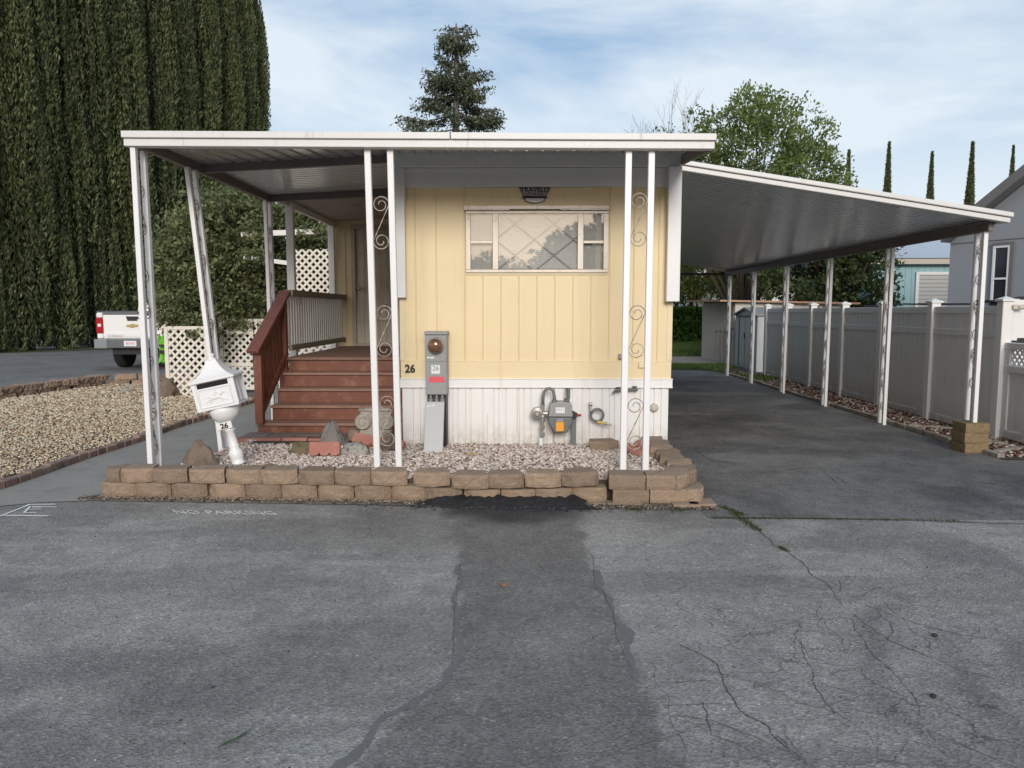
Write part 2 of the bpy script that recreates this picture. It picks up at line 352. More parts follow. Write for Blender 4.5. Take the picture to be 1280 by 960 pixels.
def fast_mesh(name, V, Fc, m, parent=None, tint=None, at=None, smooth=False):
    """V (n,3) array, Fc (k,m) int array"""
    me = bpy.data.meshes.new(name)
    o0 = np.array(at if at is not None else (ORG[parent.name] if parent is not None else (0, 0, 0)), float)
    V = V - o0
    nf, k = Fc.shape
    me.vertices.add(len(V)); me.vertices.foreach_set('co', V.astype(np.float32).ravel())
    me.loops.add(nf * k); me.loops.foreach_set('vertex_index', Fc.astype(np.int32).ravel())
    me.polygons.add(nf); me.polygons.foreach_set('loop_start', np.arange(0, nf * k, k, dtype=np.int32))
    me.polygons.foreach_set('loop_total', np.full(nf, k, dtype=np.int32))
    if smooth: me.polygons.foreach_set('use_smooth', np.ones(nf, dtype=bool))
    if tint is not None:
        a = me.attributes.new('tint', 'FLOAT', 'POINT'); a.data.foreach_set('value', tint.astype(np.float32))
    me.update(calc_edges=True); me.validate()
    me.materials.append(M[m])
    o = bpy.data.objects.new(name, me); COL.objects.link(o)
    if parent is not None: o.parent = parent
    elif at is not None: o.location = at
    ORG[o.name] = Vector(o0)
    return o

def unit(a): return a / np.maximum(np.linalg.norm(a, axis=1, keepdims=True), 1e-9)
def leaves(name, C, D, L, W, tint, m, parent, fold=.0):
    """diamond leaves at C, long axis D"""
    n = len(C); D = unit(D); Wd = unit(np.cross(D, rng.normal(size=(n, 3))))
    L = np.broadcast_to(np.asarray(L, float).reshape(-1, 1), (n, 1)); W = np.broadcast_to(np.asarray(W, float).reshape(-1, 1), (n, 1))
    V = np.stack([C - D * L / 2, C + Wd * W / 2 + D * L * .05, C + D * L / 2, C - Wd * W / 2 + D * L * .05], 1).reshape(-1, 3)
    Fc = np.arange(4 * n).reshape(n, 4)
    return fast_mesh(name, V, Fc, m, parent, np.repeat(np.clip(tint, 0, 1), 4))

ICO = None
def ico():
    global ICO
    if ICO is None:
        bm = bmesh.new(); bmesh.ops.create_icosphere(bm, subdivisions=1, radius=1)
        ICO = (np.array([v.co[:] for v in bm.verts]), np.array([[v.index for v in f.verts] for f in bm.faces])); bm.free()
    return ICO
def stones(name, P, size, m, parent=None, at=None, flat=.6, tintpow=1.0, kind=None):
    V0, F0 = ico(); n = len(P); nv = len(V0)
    sc = size[:, None] * np.stack([rng.uniform(.75, 1.25, n), rng.uniform(.6, 1.0, n), rng.uniform(flat * .7, flat * 1.2, n)], 1)
    a = rng.uniform(0, 2 * np.pi, n); ca, sa = np.cos(a), np.sin(a)
    tl = rng.normal(0, .35, n); ct, st = np.cos(tl), np.sin(tl)
    V = V0[None] * (1 + rng.uniform(-.22, .22, (n, nv, 1))) * sc[:, None, :]
    y = V[:, :, 1] * ct[:, None] - V[:, :, 2] * st[:, None]; z = V[:, :, 1] * st[:, None] + V[:, :, 2] * ct[:, None]
    x = V[:, :, 0]
    V = np.stack([x * ca[:, None] - y * sa[:, None], x * sa[:, None] + y * ca[:, None], z], 2) + P[:, None, :]
    Fc = (F0[None] + (np.arange(n) * nv)[:, None, None]).reshape(-1, 3)
    t = np.repeat(rng.uniform(0, 1, n) ** tintpow, nv)
    o = fast_mesh(name, V.reshape(-1, 3), Fc, m, parent, t, at)
    if kind: o['kind'] = kind
    return o

def inpoly(x, y, poly):
    inside = np.zeros(len(x), bool); n = len(poly)
    for i in range(n):
        x1, y1 = poly[i]; x2, y2 = poly[(i + 1) % n]
        c = ((y1 > y) != (y2 > y)) & (x < (x2 - x1) * (y - y1) / ((y2 - y1) or 1e-9) + x1)
        inside ^= c
    return inside
def scatter_poly(n, poly, dens=None):
    xs = [p[0] for p in poly]; ys = [p[1] for p in poly]; out = []
    tot = 0
    while tot < n:
        x = rng.uniform(min(xs), max(xs), n * 3); y = rng.uniform(min(ys), max(ys), n * 3)
        k = inpoly(x, y, poly)
        if dens is not None: k &= rng.uniform(size=len(x)) < dens(x, y)
        out.append(np.stack([x[k], y[k]], 1)); tot += k.sum()
    return np.concatenate(out)[:n]

def rock(name, c, r, m, seed, label=None, cat='rock', group=None, sub=4, jag=.34, parent=None, peak=0):
    bm = bmesh.new(); bmesh.ops.create_icosphere(bm, subdivisions=sub, radius=1)
    off = Vector((seed * 3.1, seed * 7.7, seed))
    for v in bm.verts:
        p = v.co.copy(); k = 1 + jag * mnoise.fractal(p * 1.1 + off, 1, 2, 4) + .5 * jag * mnoise.noise(p * 2.7 + off)
        p = p * k
        if peak and p.z > 0: p.x *= 1 - peak * p.z; p.y *= 1 - peak * p.z
        v.co = Vector((p.x * r[0], p.y * r[1], max(p.z, -.6) * r[2]))
    me = bpy.data.meshes.new(name); bm.to_mesh(me); bm.free(); me.materials.append(M[m])
    me.polygons.foreach_set('use_smooth', [True] * len(me.polygons))
    o = bpy.data.objects.new(name, me); COL.objects.link(o); o.location = c
    if parent: o.parent = parent
    if label: tag(o, label, cat, group)
    return o

def text(body, size, name, m, parent, loc, rot=(R(90), 0, 0), depth=.002, shear=0, sx=1, sy=1, bold=0, align='CENTER'):
    cu = bpy.data.curves.new(name, 'FONT'); cu.body = body; cu.size = size; cu.extrude = depth; cu.shear = shear
    cu.align_x = align; cu.align_y = 'CENTER'; cu.offset = bold; cu.resolution_u = 3
    t = bpy.data.objects.new(name + '_src', cu); COL.objects.link(t)
    bpy.context.view_layer.update()
    me = bpy.data.meshes.new_from_object(t.evaluated_get(bpy.context.evaluated_depsgraph_get()))
    bpy.data.objects.remove(t)
    me.transform(Matrix.Diagonal((sx, sy, 1, 1))); me.materials.clear(); me.materials.append(M[m])
    o = bpy.data.objects.new(name, me); COL.objects.link(o)
    if parent is not None:
        o.parent = parent; loc = Vector(loc) - ORG[parent.name]
    o.location = loc; o.rotation_euler = rot
    return o

def struct(o): o['kind'] = 'structure'; return o
def fbm(x, y, s=1.0, o=0.0): return mnoise.fractal(Vector((x * s + o, y * s - o, o)), 1, 2, 5)

# ------------------------------------------------------------------ ground sheets
struct(MB().sheet([-900, 900], [-900, 900], lambda u, v: (u, v, -.008)).build('ground', 'far_street'))

def seg_interp(pts, y):
    pts = sorted(pts, key=lambda p: p[1])
    if y <= pts[0][1]: return pts[0][0]
    for a, b in zip(pts, pts[1:]):
        if y <= b[1]: return a[0] + (b[0] - a[0]) * (y - a[1]) / (b[1] - a[1])
    return pts[-1][0]
TL = [gp(*p) for p in ((560, 632), (577, 700), (571, 800), (560, 850), (512, 890), (470, 925), (440, 960), (300, 1100))]
TR = [gp(*p) for p in ((716, 632), (735, 690), (752, 740), (782, 800), (812, 870), (850, 960), (900, 1100))]
def sstep(a, b, x):
    t = min(1, max(0, (x - a) / (b - a))); return t * t * (3 - 2 * t)
web = []
nx, ny = 461, 221
gx = np.linspace(-6, 6, nx); gy = np.linspace(.9, 6.4, ny)
V = []; dk = []; pl = []
for y in gy:
    xl, xr = seg_interp(TL, y), seg_interp(TR, y)
    for x in gx:
        V.append((x, y, 0.0)); w = .10 * fbm(x, y, 1.7, 3) ; w2 = .05 * fbm(x, y, 6, 9)
        inside = sstep(-.02, .025, min(x - xl + w * .35 + w2, xr - x + w * .6 + w2))
        d = .47 * inside * (.85 + .25 * fbm(x, y, .9, 1))
        # fresh tar spill at the foot of the wall
        tar = sstep(.38, -.06, abs(x + .06 + .1 * fbm(x, y, 2, 6)) - .52 + .35 * (6.2 - y) + w) * sstep(5.1, 5.9, y + w * 3)
        rim = sstep(.1, -.05, abs(x + .02) - .78 + w2 * 2) * sstep(6.0, 6.1, y + w2 * 2)
        d = max(d, .88 * tar, 1.0 * rim)
        # patches of sealed asphalt and scrape arcs on the right
        ax, ay = x - 3.05, y - 2.95
        ang = math.atan2(ay, ax); rr = math.hypot(ax, ay * 1.15)
        arc = sum(sstep(.11, .0, abs(rr - r0 + .12 * fbm(x, y, 1.1, 8))) * k for r0, k in ((1.55, .30), (1.2, .2), (.85, .22)))
        arc *= sstep(.2, .6, fbm(x, y, 2.5, 21) + .75)
        d = max(d, arc * sstep(.6, 1.0, x))
        d = max(d, .28 * sstep(.12, .42, fbm(x, y, .55, 33)) , .2 * sstep(.05, .3, fbm(x * .5, y * 2.2, .8, 13)))
        # pale dusty scour beside the trench
        p = .62 * sstep(.75, .0, (x - xr) + w * 2) * sstep(-.02, .12, x - xr + w2) * sstep(2.0, 3.4, y)
        p = max(p, .5 * sstep(.85, 0, (xl - x) + w * 2) * sstep(-.02, .15, xl - x + w2) * sstep(1.5, 3.2, y))
        p = max(p, .5 * sstep(.3, .62, fbm(x * .6, y * 3.5, 1.5, 44) + .25) * sstep(4.7, 5.6, y) * .6)
        p *= .75 + .9 * fbm(x, y, 3.5, 2)
        p = max(p, .5 * sstep(.42, .62, fbm(x * .35, y * 2.4, 2.2, 71)) * (1 if inside < .5 else .5))
        dk.append(max(0, min(1, d))); pl.append(max(0, min(1, p)))
        web.append(max(sstep(.15, .5, x - xr + w) * sstep(4.6, 3.9, y + w * 2 + .12 * abs(x - 1.5)), .35 * sstep(-3.0, -3.6, x)))
idx = np.arange(nx * ny).reshape(ny, nx)
Fc = np.stack([idx[:-1, :-1], idx[:-1, 1:], idx[1:, 1:], idx[1:, :-1]], 2).reshape(-1, 4)
road = struct(fast_mesh('road', np.array(V), Fc, 'street'))
for nm, arr in (('dark', dk), ('pale', pl), ('web', web)):
    a = road.data.attributes.new(nm, 'FLOAT', 'POINT'); a.data.foreach_set('value', np.array(arr, np.float32))
# the lane carries on sideways and towards the camera
for nm, (a, b, c, d) in (('road', (-60, -6, -30, 6.4)), ('road', (6, 60, -30, 5.75)), ('road', (-6, 6, -30, .9))):
    struct(MB().sheet([a, b], [c, d], lambda u, v: (u, v, 0)).build(nm, 'street'))
# driveway
nx2, ny2 = 60, 200
gx = np.linspace(1.45, 5.22, nx2); gy = np.linspace(5.72, 20.6, ny2); V = []; dk = []; pl = []
for y in gy:
    for x in gx:
        V.append((x, y, .004))
        dk.append(max(0, .35 * sstep(.0, .4, fbm(x * .8, y * .5, 1, 5)))); pl.append(.38 * sstep(.12, .5, fbm(x * .5, y * 1.4, 1, 15)) + .35 * sstep(.8, 0, abs(y - 15.6) + abs(x - 3.0) * .6) * (.6 + fbm(x, y, 3, 2)))
idx = np.arange(nx2 * ny2).reshape(ny2, nx2)
Fc = np.stack([idx[:-1, :-1], idx[:-1, 1:], idx[1:, 1:], idx[1:, :-1]], 2).reshape(-1, 4)
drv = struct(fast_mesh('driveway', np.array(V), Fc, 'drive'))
for nm, arr in (('dark', dk), ('pale', pl)):
    a = drv.data.attributes.new(nm, 'FLOAT', 'POINT'); a.data.foreach_set('value', np.clip(np.array(arr, np.float32), 0, 1))
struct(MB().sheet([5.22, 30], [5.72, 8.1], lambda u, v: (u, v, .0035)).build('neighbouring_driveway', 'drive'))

# cracks: wandering ribbons just above the sheet
def ribbon(mb, pts, w0, z, jag=.02, step=.035, taper=True):
    P = []
    for (x0, y0), (x1, y1) in zip(pts, pts[1:]):
        n = max(2, int(math.hypot(x1 - x0, y1 - y0) / step))
        for i in range(n): P.append((x0 + (x1 - x0) * i / n, y0 + (y1 - y0) * i / n))
    P.append(pts[-1]); n = len(P); o = rnd.uniform(0, 90); k0 = len(mb.v)
    Q = [(x + jag * mnoise.noise(Vector((x * 5, y * 5, o))) * 2 + jag * .6 * mnoise.noise(Vector((x * 23, y * 23, o))), y + jag * mnoise.noise(Vector((x * 5, y * 5, o + 9))) * 2 + jag * .6 * mnoise.noise(Vector((x * 23, y * 23, o + 5)))) for x, y in P]
    for i, (x, y) in enumerate(Q):
        a = Q[max(0, i - 1)]; b = Q[min(n - 1, i + 1)]; dx, dy = b[0] - a[0], b[1] - a[1]; L = math.hypot(dx, dy) or 1
        w = w0 * (.45 + .9 * abs(mnoise.noise(Vector((x * 9, y * 9, o + 2)))))
        if taper: w *= min(1, (n - 1 - i) / (n * .3) + .15)
        mb.v.append((x - dy / L * w, y + dx / L * w, z)); mb.v.append((x + dy / L * w, y - dx / L * w, z))
    for i in range(n - 1):
        a = k0 + 2 * i; mb.f.append((a, a + 1, a + 3, a + 2))
    return Q
def px(*pp): return [gp(*p) for p in pp]
ck = MB()
main = [ribbon(ck, px((893, 630), (925, 645), (950, 665), (975, 685), (1010, 710), (1050, 750), (1070, 775)), 0.0037, .003),
        ribbon(ck, px((855, 808), (880, 822), (905, 855), (925, 890), (960, 910), (985, 940), (1010, 960)), 0.0034, .003),
        ribbon(ck, px((880, 880), (895, 915), (925, 925), (960, 925)), 0.0019, .003),
        ribbon(ck, px((1055, 765), (1000, 775), (950, 790), (900, 810), (850, 808)), 0.0015, .003),
        ribbon(ck, px((1060, 750), (1120, 770), (1180, 790), (1280, 805)), 0.0019, .003),
        ribbon(ck, px((1065, 770), (1110, 800), (1180, 830), (1280, 862)), 0.0022, .003),
        ribbon(ck, px((1065, 775), (1090, 820), (1130, 850), (1150, 900), (1200, 960)), 0.0019, .003),
        ribbon(ck, px((1000, 800), (1020, 850), (1045, 890), (1090, 930), (1110, 960)), 0.0019, .003),
        ribbon(ck, px((735, 690), (745, 730), (765, 775), (785, 815), (790, 840)), 0.0022, .003),
        ribbon(ck, px((810, 830), (835, 870), (840, 910), (870, 960)), 0.0012, .003),
        ribbon(ck, px((350, 958), (400, 925), (460, 900)), 0.0012, .003),
        ribbon(ck, px((575, 705), (566, 790), (565, 850)), 0.0019, .003, jag=.005)]
for q in list(main[:8]):
    for i in range(4):
        a = q[rnd.randrange(len(q))]; ang = rnd.uniform(0, 6.28); pts = [a]
        for k in range(rnd.randint(2, 5)):
            ang += rnd.uniform(-.7, .7); pts.append((pts[-1][0] + .16 * math.cos(ang), pts[-1][1] + .12 * math.sin(ang)))
        ribbon(ck, pts, rnd.uniform(.0009, .002), .003)
for c in range(0):   # alligator cells on the right
    x, y = rnd.uniform(.7, 2.6), rnd.uniform(2.3, 3.9); ang = rnd.uniform(0, 6.28); pts = [(x, y)]
    for k in range(4):
        ang += rnd.uniform(.2, 1.2); pts.append((pts[-1][0] + .11 * math.cos(ang), pts[-1][1] + .09 * math.sin(ang)))
    ribbon(ck, pts, rnd.uniform(.0006, .0014), .003, jag=.015)
ribbon(ck, px((895, 648), (1000, 648), (1100, 650), (1285, 656)), .009, .0062, jag=.008, taper=False)
for pts, w in ((((868, 562), (885, 575), (930, 582)), .006), (((960, 590), (1010, 585), (1035, 588)), .005), (((1045, 597), (1060, 605), (1055, 600)), .004), (((985, 541), (1060, 545), (1110, 560)), .004),
               (((950, 553), (990, 556)), .008), (((1030, 590), (1050, 606)), .004), (((1110, 575), (1150, 585)), .004)):
    ribbon(ck, px(*pts), w, .0075)
crk = ck.build('crack_lines', 'crack', road)
sl = MB()
ribbon(sl, px((578, 690), (572, 760), (568, 815), (562, 848), (510, 885), (462, 922), (425, 960), (380, 1010)), .024, .0022, jag=.035, taper=False)
ribbon(sl, px((742, 715), (765, 760), (790, 810), (800, 850)), .03, .0022, jag=.03)
sl.build('sealed_strip', 'seal', road)

# moss along the joint
def tuft(name, P, h, m, parent=None, w=.006, lean=.5):
    n = len(P); D = np.stack([rng.normal(0, lean, n), rng.normal(0, lean, n), np.ones(n)], 1)
    L = h * rng.uniform(.5, 1.3, n)
    C = P.copy(); C[:, 2] += L * .4
    return leaves(name, C, D, L, w, rng.uniform(0, 1, n), m, parent)
mp = []
for a, b, s, n in (((915, 640), (950, 665), .02, 500), ((900, 633), (930, 645), .02, 300), ((735, 618), (800, 640), .035, 900), ((840, 640), (885, 632), .03, 300), ((495, 622), (540, 618), .03, 400), ((890, 648), (1200, 652), .008, 700), ((975, 685), (985, 690), .012, 80)):
    A, B = np.array(gp(*a)), np.array(gp(*b)); t = rng.uniform(0, 1, n)[:, None]
    q = A + (B - A) * t + rng.normal(0, s, (n, 2)); mp.append(np.concatenate([q, np.full((n, 1), .004)], 1))
o = tuft('moss', np.concatenate(mp), .012, 'L_moss', None, .008, 1.2); tag(o, kind='stuff')

# loose grit on the road
pts = scatter_poly(900, [(-5, 1.3), (5, 1.3), (5, 6.1), (-5, 6.1)])
pp = np.concatenate([pts, np.full((len(pts), 1), .004)], 1)
tag(stones('loose_grit', pp, rng.uniform(.0015, .005, len(pp)) , 'grit', None), kind='stuff')
pts = np.stack([rng.normal(-.05, .45, 1500), 6.08 + rng.normal(0, .045, 1500)], 1)
pp = np.concatenate([pts, np.full((len(pts), 1), .006)], 1)
pts = np.stack([rng.uniform(-3.8, 1.6, 2600), np.zeros(2600)], 1); pts[:, 1] = 6.27 - .04 * (pts[:, 0] + 3.5) + rng.normal(0, .035, 2600) - np.where(pts[:, 0] > .6, .06, 0)
tag(stones('wall_foot_debris', np.concatenate([pts, np.full((2600, 1), .012)], 1), rng.uniform(.003, .011, 2600), 'debris', None), kind='stuff')
pts = np.stack([rng.normal(-.05, .45, 1500), 6.08 + rng.normal(0, .045, 1500)], 1)
pp = np.concatenate([pts, np.full((len(pts), 1), .006)], 1)
tag(stones('tar_crumbs', pp, rng.uniform(.004, .013, len(pp)), 'crack', None), kind='stuff')

# crumbled fresh tar heaped against the wall
tm = MB().sheet(np.linspace(-.92, .72, 84), np.linspace(5.92, 6.32, 22), lambda u, v: (u, v - .045 * (u + .1) , max(-.002, .058 * sstep(.86, .5, abs(u + .1) + .22 * mnoise.noise(Vector((u * 4, v * 4, 1)))) * sstep(5.97 + .05 * mnoise.noise(Vector((u * 5, 3, 0))), 6.12, v) * (1 + .3 * mnoise.noise(Vector((u * 18, v * 18, 2)))) + .008 * mnoise.noise(Vector((u * 40, v * 40, 5))) - .002)))
M['tar'] = mat('fresh_tar', (.016, .016, .018), .6, var=.4, scale=30, bump=1, bd=.006, bscale=90)
tm.build('tar_patch', 'tar', road, smooth=False)
# painted marks on the lane
mk = MB()
def stroke(a, b, w, z=.0065): 
    (x0, y0), (x1, y1) = gp(*a), gp(*b); L = math.hypot(x1 - x0, y1 - y0); dx, dy = (x1 - x0) / L * w, (y1 - y0) / L * w
    mk.add([(x0 - dy, y0 + dx, z), (x0 + dy, y0 - dx, z), (x1 + dy, y1 - dx, z), (x1 - dy, y1 + dx, z)], [(0, 1, 2, 3)])
for i, (a, b, w) in enumerate((((-8, 649), (38, 631), .011), ((34, 631.2), (70, 631), .012), ((40, 634.2), (71, 634.6), .008), ((6, 645.4), (61, 645.8), .012),
                ((38, 634), (30, 642), .009), ((34, 638), (52, 637.4), .008), ((30, 642), (46, 641.8), .008), ((40, 635.5), (54, 635.3), .006))):
    stroke(a, b, w, .005 + i * .0007)
mk.build('painted_arrow', 'road_paint', road)
c = gp(281, 641.5)
t = text('NO PARKING', .19, 'painted_lettering', 'faint_paint', road, (c[0], c[1], .006), (0, 0, R(-1.5)), .0006, shear=-.0, sx=.72, sy=.78, bold=-.002)
me = t.data
for v in me.vertices: v.co.x -= v.co.y * 0.9       # lettering leans to the left like the stencilling

# small litter
def leaf_obj(p, s, label, m, rz, cat='leaf'):
    mb = MB(); n = 10
    vs = [(s * .5 * math.cos(2 * math.pi * i / n) * (1 + .2 * math.sin(5 * i)), s * .32 * math.sin(2 * math.pi * i / n), .012 + .010 * math.cos(4 * math.pi * i / n)) for i in range(n)]
    mb.add(vs, [tuple(range(n))]); mb.tube([(s * .4, 0, .01), (s * .85, .004, .008)], .0012, 5)
    o = mb.build('fallen_leaf', m, None, solid=.001); o.location = (p[0], p[1], 0); o.rotation_euler.z = rz
    return tag(o, label, cat)
leaf_obj(gp(628, 733), .05, 'single dry brown leaf lying on the dark strip of asphalt', 'dry_leaf', .4)
tw = MB()
P0 = gp(287, 930)
for i in range(14):
    a = rnd.uniform(.3, 1.0); tw.tube([(P0[0] + i * .004 - .03, P0[1] + i * .005 - .03, .006), (P0[0] + i * .004 - .03 + .05 * math.cos(a), P0[1] + i * .005 - .03 + .05 * math.sin(a), .012)], [.0016, .0006], 4)
M['twig_green'] = mat('green_twig', (.03, .08, .03), .7)
tag(tw.build('cypress_twig', 'twig_green', None, at=(P0[0], P0[1], 0)), 'small green conifer sprig lying on the near asphalt', 'twig')
for q, l in (((1168, 796), 'black pebble lying by a crack in the right of the lane'), ((1166, 872), 'black pebble nearest the lower right of the lane')):
    g = gp(*q); rock('pebble', (g[0], g[1], .008), (.014, .011, .009), 'black', q[0] % 7, l, 'pebble', sub=2)

# sidewalk, planter soil, bed soil, verge
sw = MB().sheet(np.linspace(-4.7, -3.28, 8), np.linspace(5.98, 9.2, 12), lambda u, v: (u, v + (.30 * (u + 4.7) - .08 + .03 * math.sin(u * 9) if v < 6.1 else (.12 if v < 6.5 else 0)), .006)); sw.sheet([-5.6, -1.2], [9.2, 13.6], lambda u, v: (u, v, .006))
struct(sw.build('sidewalk', 'concrete'))
struct(MB().sheet([-3.7, -.75], [6.17, 6.4], lambda u, v: (u, v - .045 * (u + 3.2), .008)).sheet([.62, 1.5], [5.98, 6.3], lambda u, v: (u, v, .008)).build('footing_soil', 'tan_soil'))
BED = [(-4.8, 6.2), (-4.78, 13.2), (-6.2, 15.2), (-9.0, 16.0), (-9.1, 12.6), (-9.6, 9.5), (-9.4, 6.2)]
struct(MB().prism(BED, .001, .05).build('bed_soil', 'dirt'))
PLANT = [(-3.3, 6.25), (1.42, 6.15), (1.5, 8.05), (-1.32, 8.05), (-1.32, 8.55), (-3.02, 8.55)]
struct(MB().prism([(-3.2, 6.35), (1.30, 6.3), (1.36, 8.02), (-1.31, 8.02), (-1.31, 8.5), (-3.0, 8.5)], .002, .17).build('planter_soil', 'dirt'))
struct(MB().sheet([5.2, 6.3], [8.05, 21], lambda u, v: (u, v, .012)).build('verge_soil', 'dirt'))
struct(MB().sheet([6.3, 30], [8.1, 60], lambda u, v: (u, v, .006)).build('neighbour_yard', 'concrete'))
struct(MB().sheet([1.0, 12.0], [26.5, 60], lambda u, v: (u, v, .010)).build('lawn', 'grass_soil'))
struct(MB().sheet([1.0, 6.2], [20.6, 22.6], lambda u, v: (u, v, .011)).build('grass_strip', 'grass_soil'))
struct(MB().sheet([1.0, 6.6], [22.6, 26.5], lambda u, v: (u, v, .014)).build('back_path', 'curb'))
struct(MB().sheet([-60, -8], [28.8, 33], lambda u, v: (u, v + (u + 20) * .9, .004)).build('cypress_verge', 'grass_soil'))

# gravel
p = scatter_poly(42000, BED, lambda x, y: np.clip(9.5 / y, .3, 1) ** 1.6)
sz = rng.uniform(.009, .021, len(p)) * np.clip(p[:, 1] / 9, .9, 1.5)
P = np.concatenate([p, (.048 + rng.uniform(0, .022, len(p)))[:, None]], 1)
tag(stones('tan_gravel', P, sz, 'gravel_tan', None), kind='stuff')
PG = [(-3.18, 6.36), (1.32, 6.3), (1.38, 7.98), (-1.33, 7.98), (-1.33, 8.3), (-3.0, 8.3)]
p = scatter_poly(22000, PG)
keep = ~((p[:, 0] > -2.95) & (p[:, 0] < -1.6) & (p[:, 1] > 7.95)); p = p[keep]
zz = .168 + .02 * np.array([mnoise.noise(Vector((a * 1.4, b * 1.4, 3))) for a, b in p]) + rng.uniform(0, .018, len(p))
tag(stones('pale_gravel', np.concatenate([p, zz[:, None]], 1), rng.uniform(.010, .022, len(p)), 'gravel_pink', None), kind='stuff')
p = scatter_poly(9000, [(5.28, 8.15), (5.95, 8.15), (6.1, 19), (5.3, 20)], lambda x, y: np.clip(9 / y, .3, 1) ** 1.5 * np.where(x > 5.45, 1, .35))
tag(stones('verge_mulch', np.concatenate([p, (.015 + rng.uniform(0, .025, len(p)))[:, None]], 1), rng.uniform(.008, .03, len(p)), 'mulch', None, flat=.4), kind='stuff')
p = scatter_poly(15000, [(1.0, 26.6), (6.5, 26.6), (9.5, 39), (1.0, 39)]); P = np.concatenate([p, np.full((len(p), 1), .01)], 1)
p = scatter_poly(9000, [(1.6, 20.5), (4.8, 20.5), (6.1, 17.3), (5.35, 17.0), (5.3, 20.2), (6.1, 21.4), (6, 22.4), (1.6, 22.3)])
P2 = np.concatenate([p, np.full((len(p), 1), .012)], 1)
tag(tuft('lawn_grass', P, .09, 'L_grass', None, .03, .7), kind='stuff'); tag(tuft('strip_grass', P2, .09, 'L_grass', None, .016, .6), kind='stuff')
#PART2
# ------------------------------------------------------------------ mobile home
XL, XR, YH = -1.29, 1.59, 8.0
home = root('mobile_home', (0.15, 8.0, 0), 'yellow mobile home with white skirting and a wide front window, house number 26', 'mobile home')
mb = MB().box(XL, -.555, YH, YH + .06, .80, 3.0).box(.875, XR, YH, YH + .06, .80, 3.0).box(-.555, .875, YH, YH + .06, .80, 2.035).box(-.555, .875, YH, YH + .06, 2.62, 3.0).box(-.6, .9, YH + .35, YH + .36, 1.95, 2.7)
front = mb.build('front_wall', 'yellow', home)
rb = MB()
ridge = lambda x, z0, z1, w=.010, y=YH: rb.prism([(x - w, y + .001), (x - w * .35, y - .009), (x + w * .35, y - .009), (x + w, y + .001)], z0, z1)
for x in (-1.12, -.90, -.60): ridge(x, 1.075, 2.885)
for x in (.925, 1.18, 1.44): ridge(x, 1.075, 2.885)
for i in range(1, 8): ridge(-.60 + .1906 * (i), 1.075, 1.985)
rb.box(-.592, .917, YH - .004, YH, 2.74, 2.88)
rb.box(XL, XR, YH - .006, YH, .885, 1.072)
rb.box(XL, XR, YH - .010, YH, 1.066, 1.076)
rb.build('siding_rib', 'yellow', home)
for a_, b_ in ((XL - .004, XL + .05), (XR - .05, XR + .004)): MB().box(a_, b_, YH - .008, YH + .02, 1.078, 1.8).build('corner_trim', 'yellow_trim', home)
# skirting
sk = MB(); x = XL + .02; xs = [XL + .01]
while x < XR - .05:
    w = rnd.choice((.055, .075, .115, .135)); x += w; xs.append(min(x, XR - .03))
sk.box(XL + .01, XR - .02, YH + .012, YH + .03, .05, .80)
for a, b in zip(xs[::1], xs[1:]):
    sk.prism([(a + .003, YH + .014), (a + .009, YH - .004), (b - .009, YH - .004), (b - .003, YH + .014)], .05, .785)
sk.build('skirting', 'skirt', home)
MB().box(XL - .01, XR + .015, YH - .022, YH, .79, .885).box(XL - .012, XR + .017, YH - .030, YH - .0225, .785, .80).box(XL - .012, XR + .017, YH - .030, YH - .0225, .874, .888).build('skirting_rail', 'skirt', home, bevel=.003)
for x, a, b in ((-.60, .14, .78), (-.05, .3, .78), (.345, .12, .78), (-.37, .1, .5)): MB().box(x, x + .005, YH - .0065, YH + .01, a, b).build('rust_streak', 'rust', home)
# side walls, back, floor and roof
MB().box(XL, XL + .06, YH + .06, 13.0, .80, 3.12).box(XR - .06, XR, YH + .06, 19.2, .80, 3.12).build('side_wall', 'yellow', home)
MB().box(XL + .02, XL + .05, YH + .03, 13.0, 0, .80).box(XR - .05, XR - .02, YH + .03, 19.2, 0, .80).build('side_skirting', 'skirt', home)
MB().box(XL, XR, 19.2, 19.26, 0, 3.12).build('back_wall', 'yellow', home)
MB().prism([(XL - .02, 3.12), (XR + .02, 3.12), (XR + .02, 3.2), (.15, 3.27), (XL - .02, 3.2)], YH + .02, 19.3, 'y').build('roof', 'gutter', home)
# painted boards over the siding
MB().box(XL + .01, XR + .03, YH - .035, YH + .02, 2.885, 3.075).build('eave_board', 'beam_grey', home)
MB().box(XL - .06, XR + .04, YH - .09, YH + .0, 3.08, 3.235).build('eave_beam', 'beam_grey', home, bevel=.004)
MB().box(XL - .02, XL + .075, YH - .085, YH - .012, 1.74, 3.078).build('corner_board', 'white', home, bevel=.004)
MB().box(XR - .085, XR + .05, YH - .12, YH - .04, 1.70, 3.078).build('corner_board', 'white', home, bevel=.004)

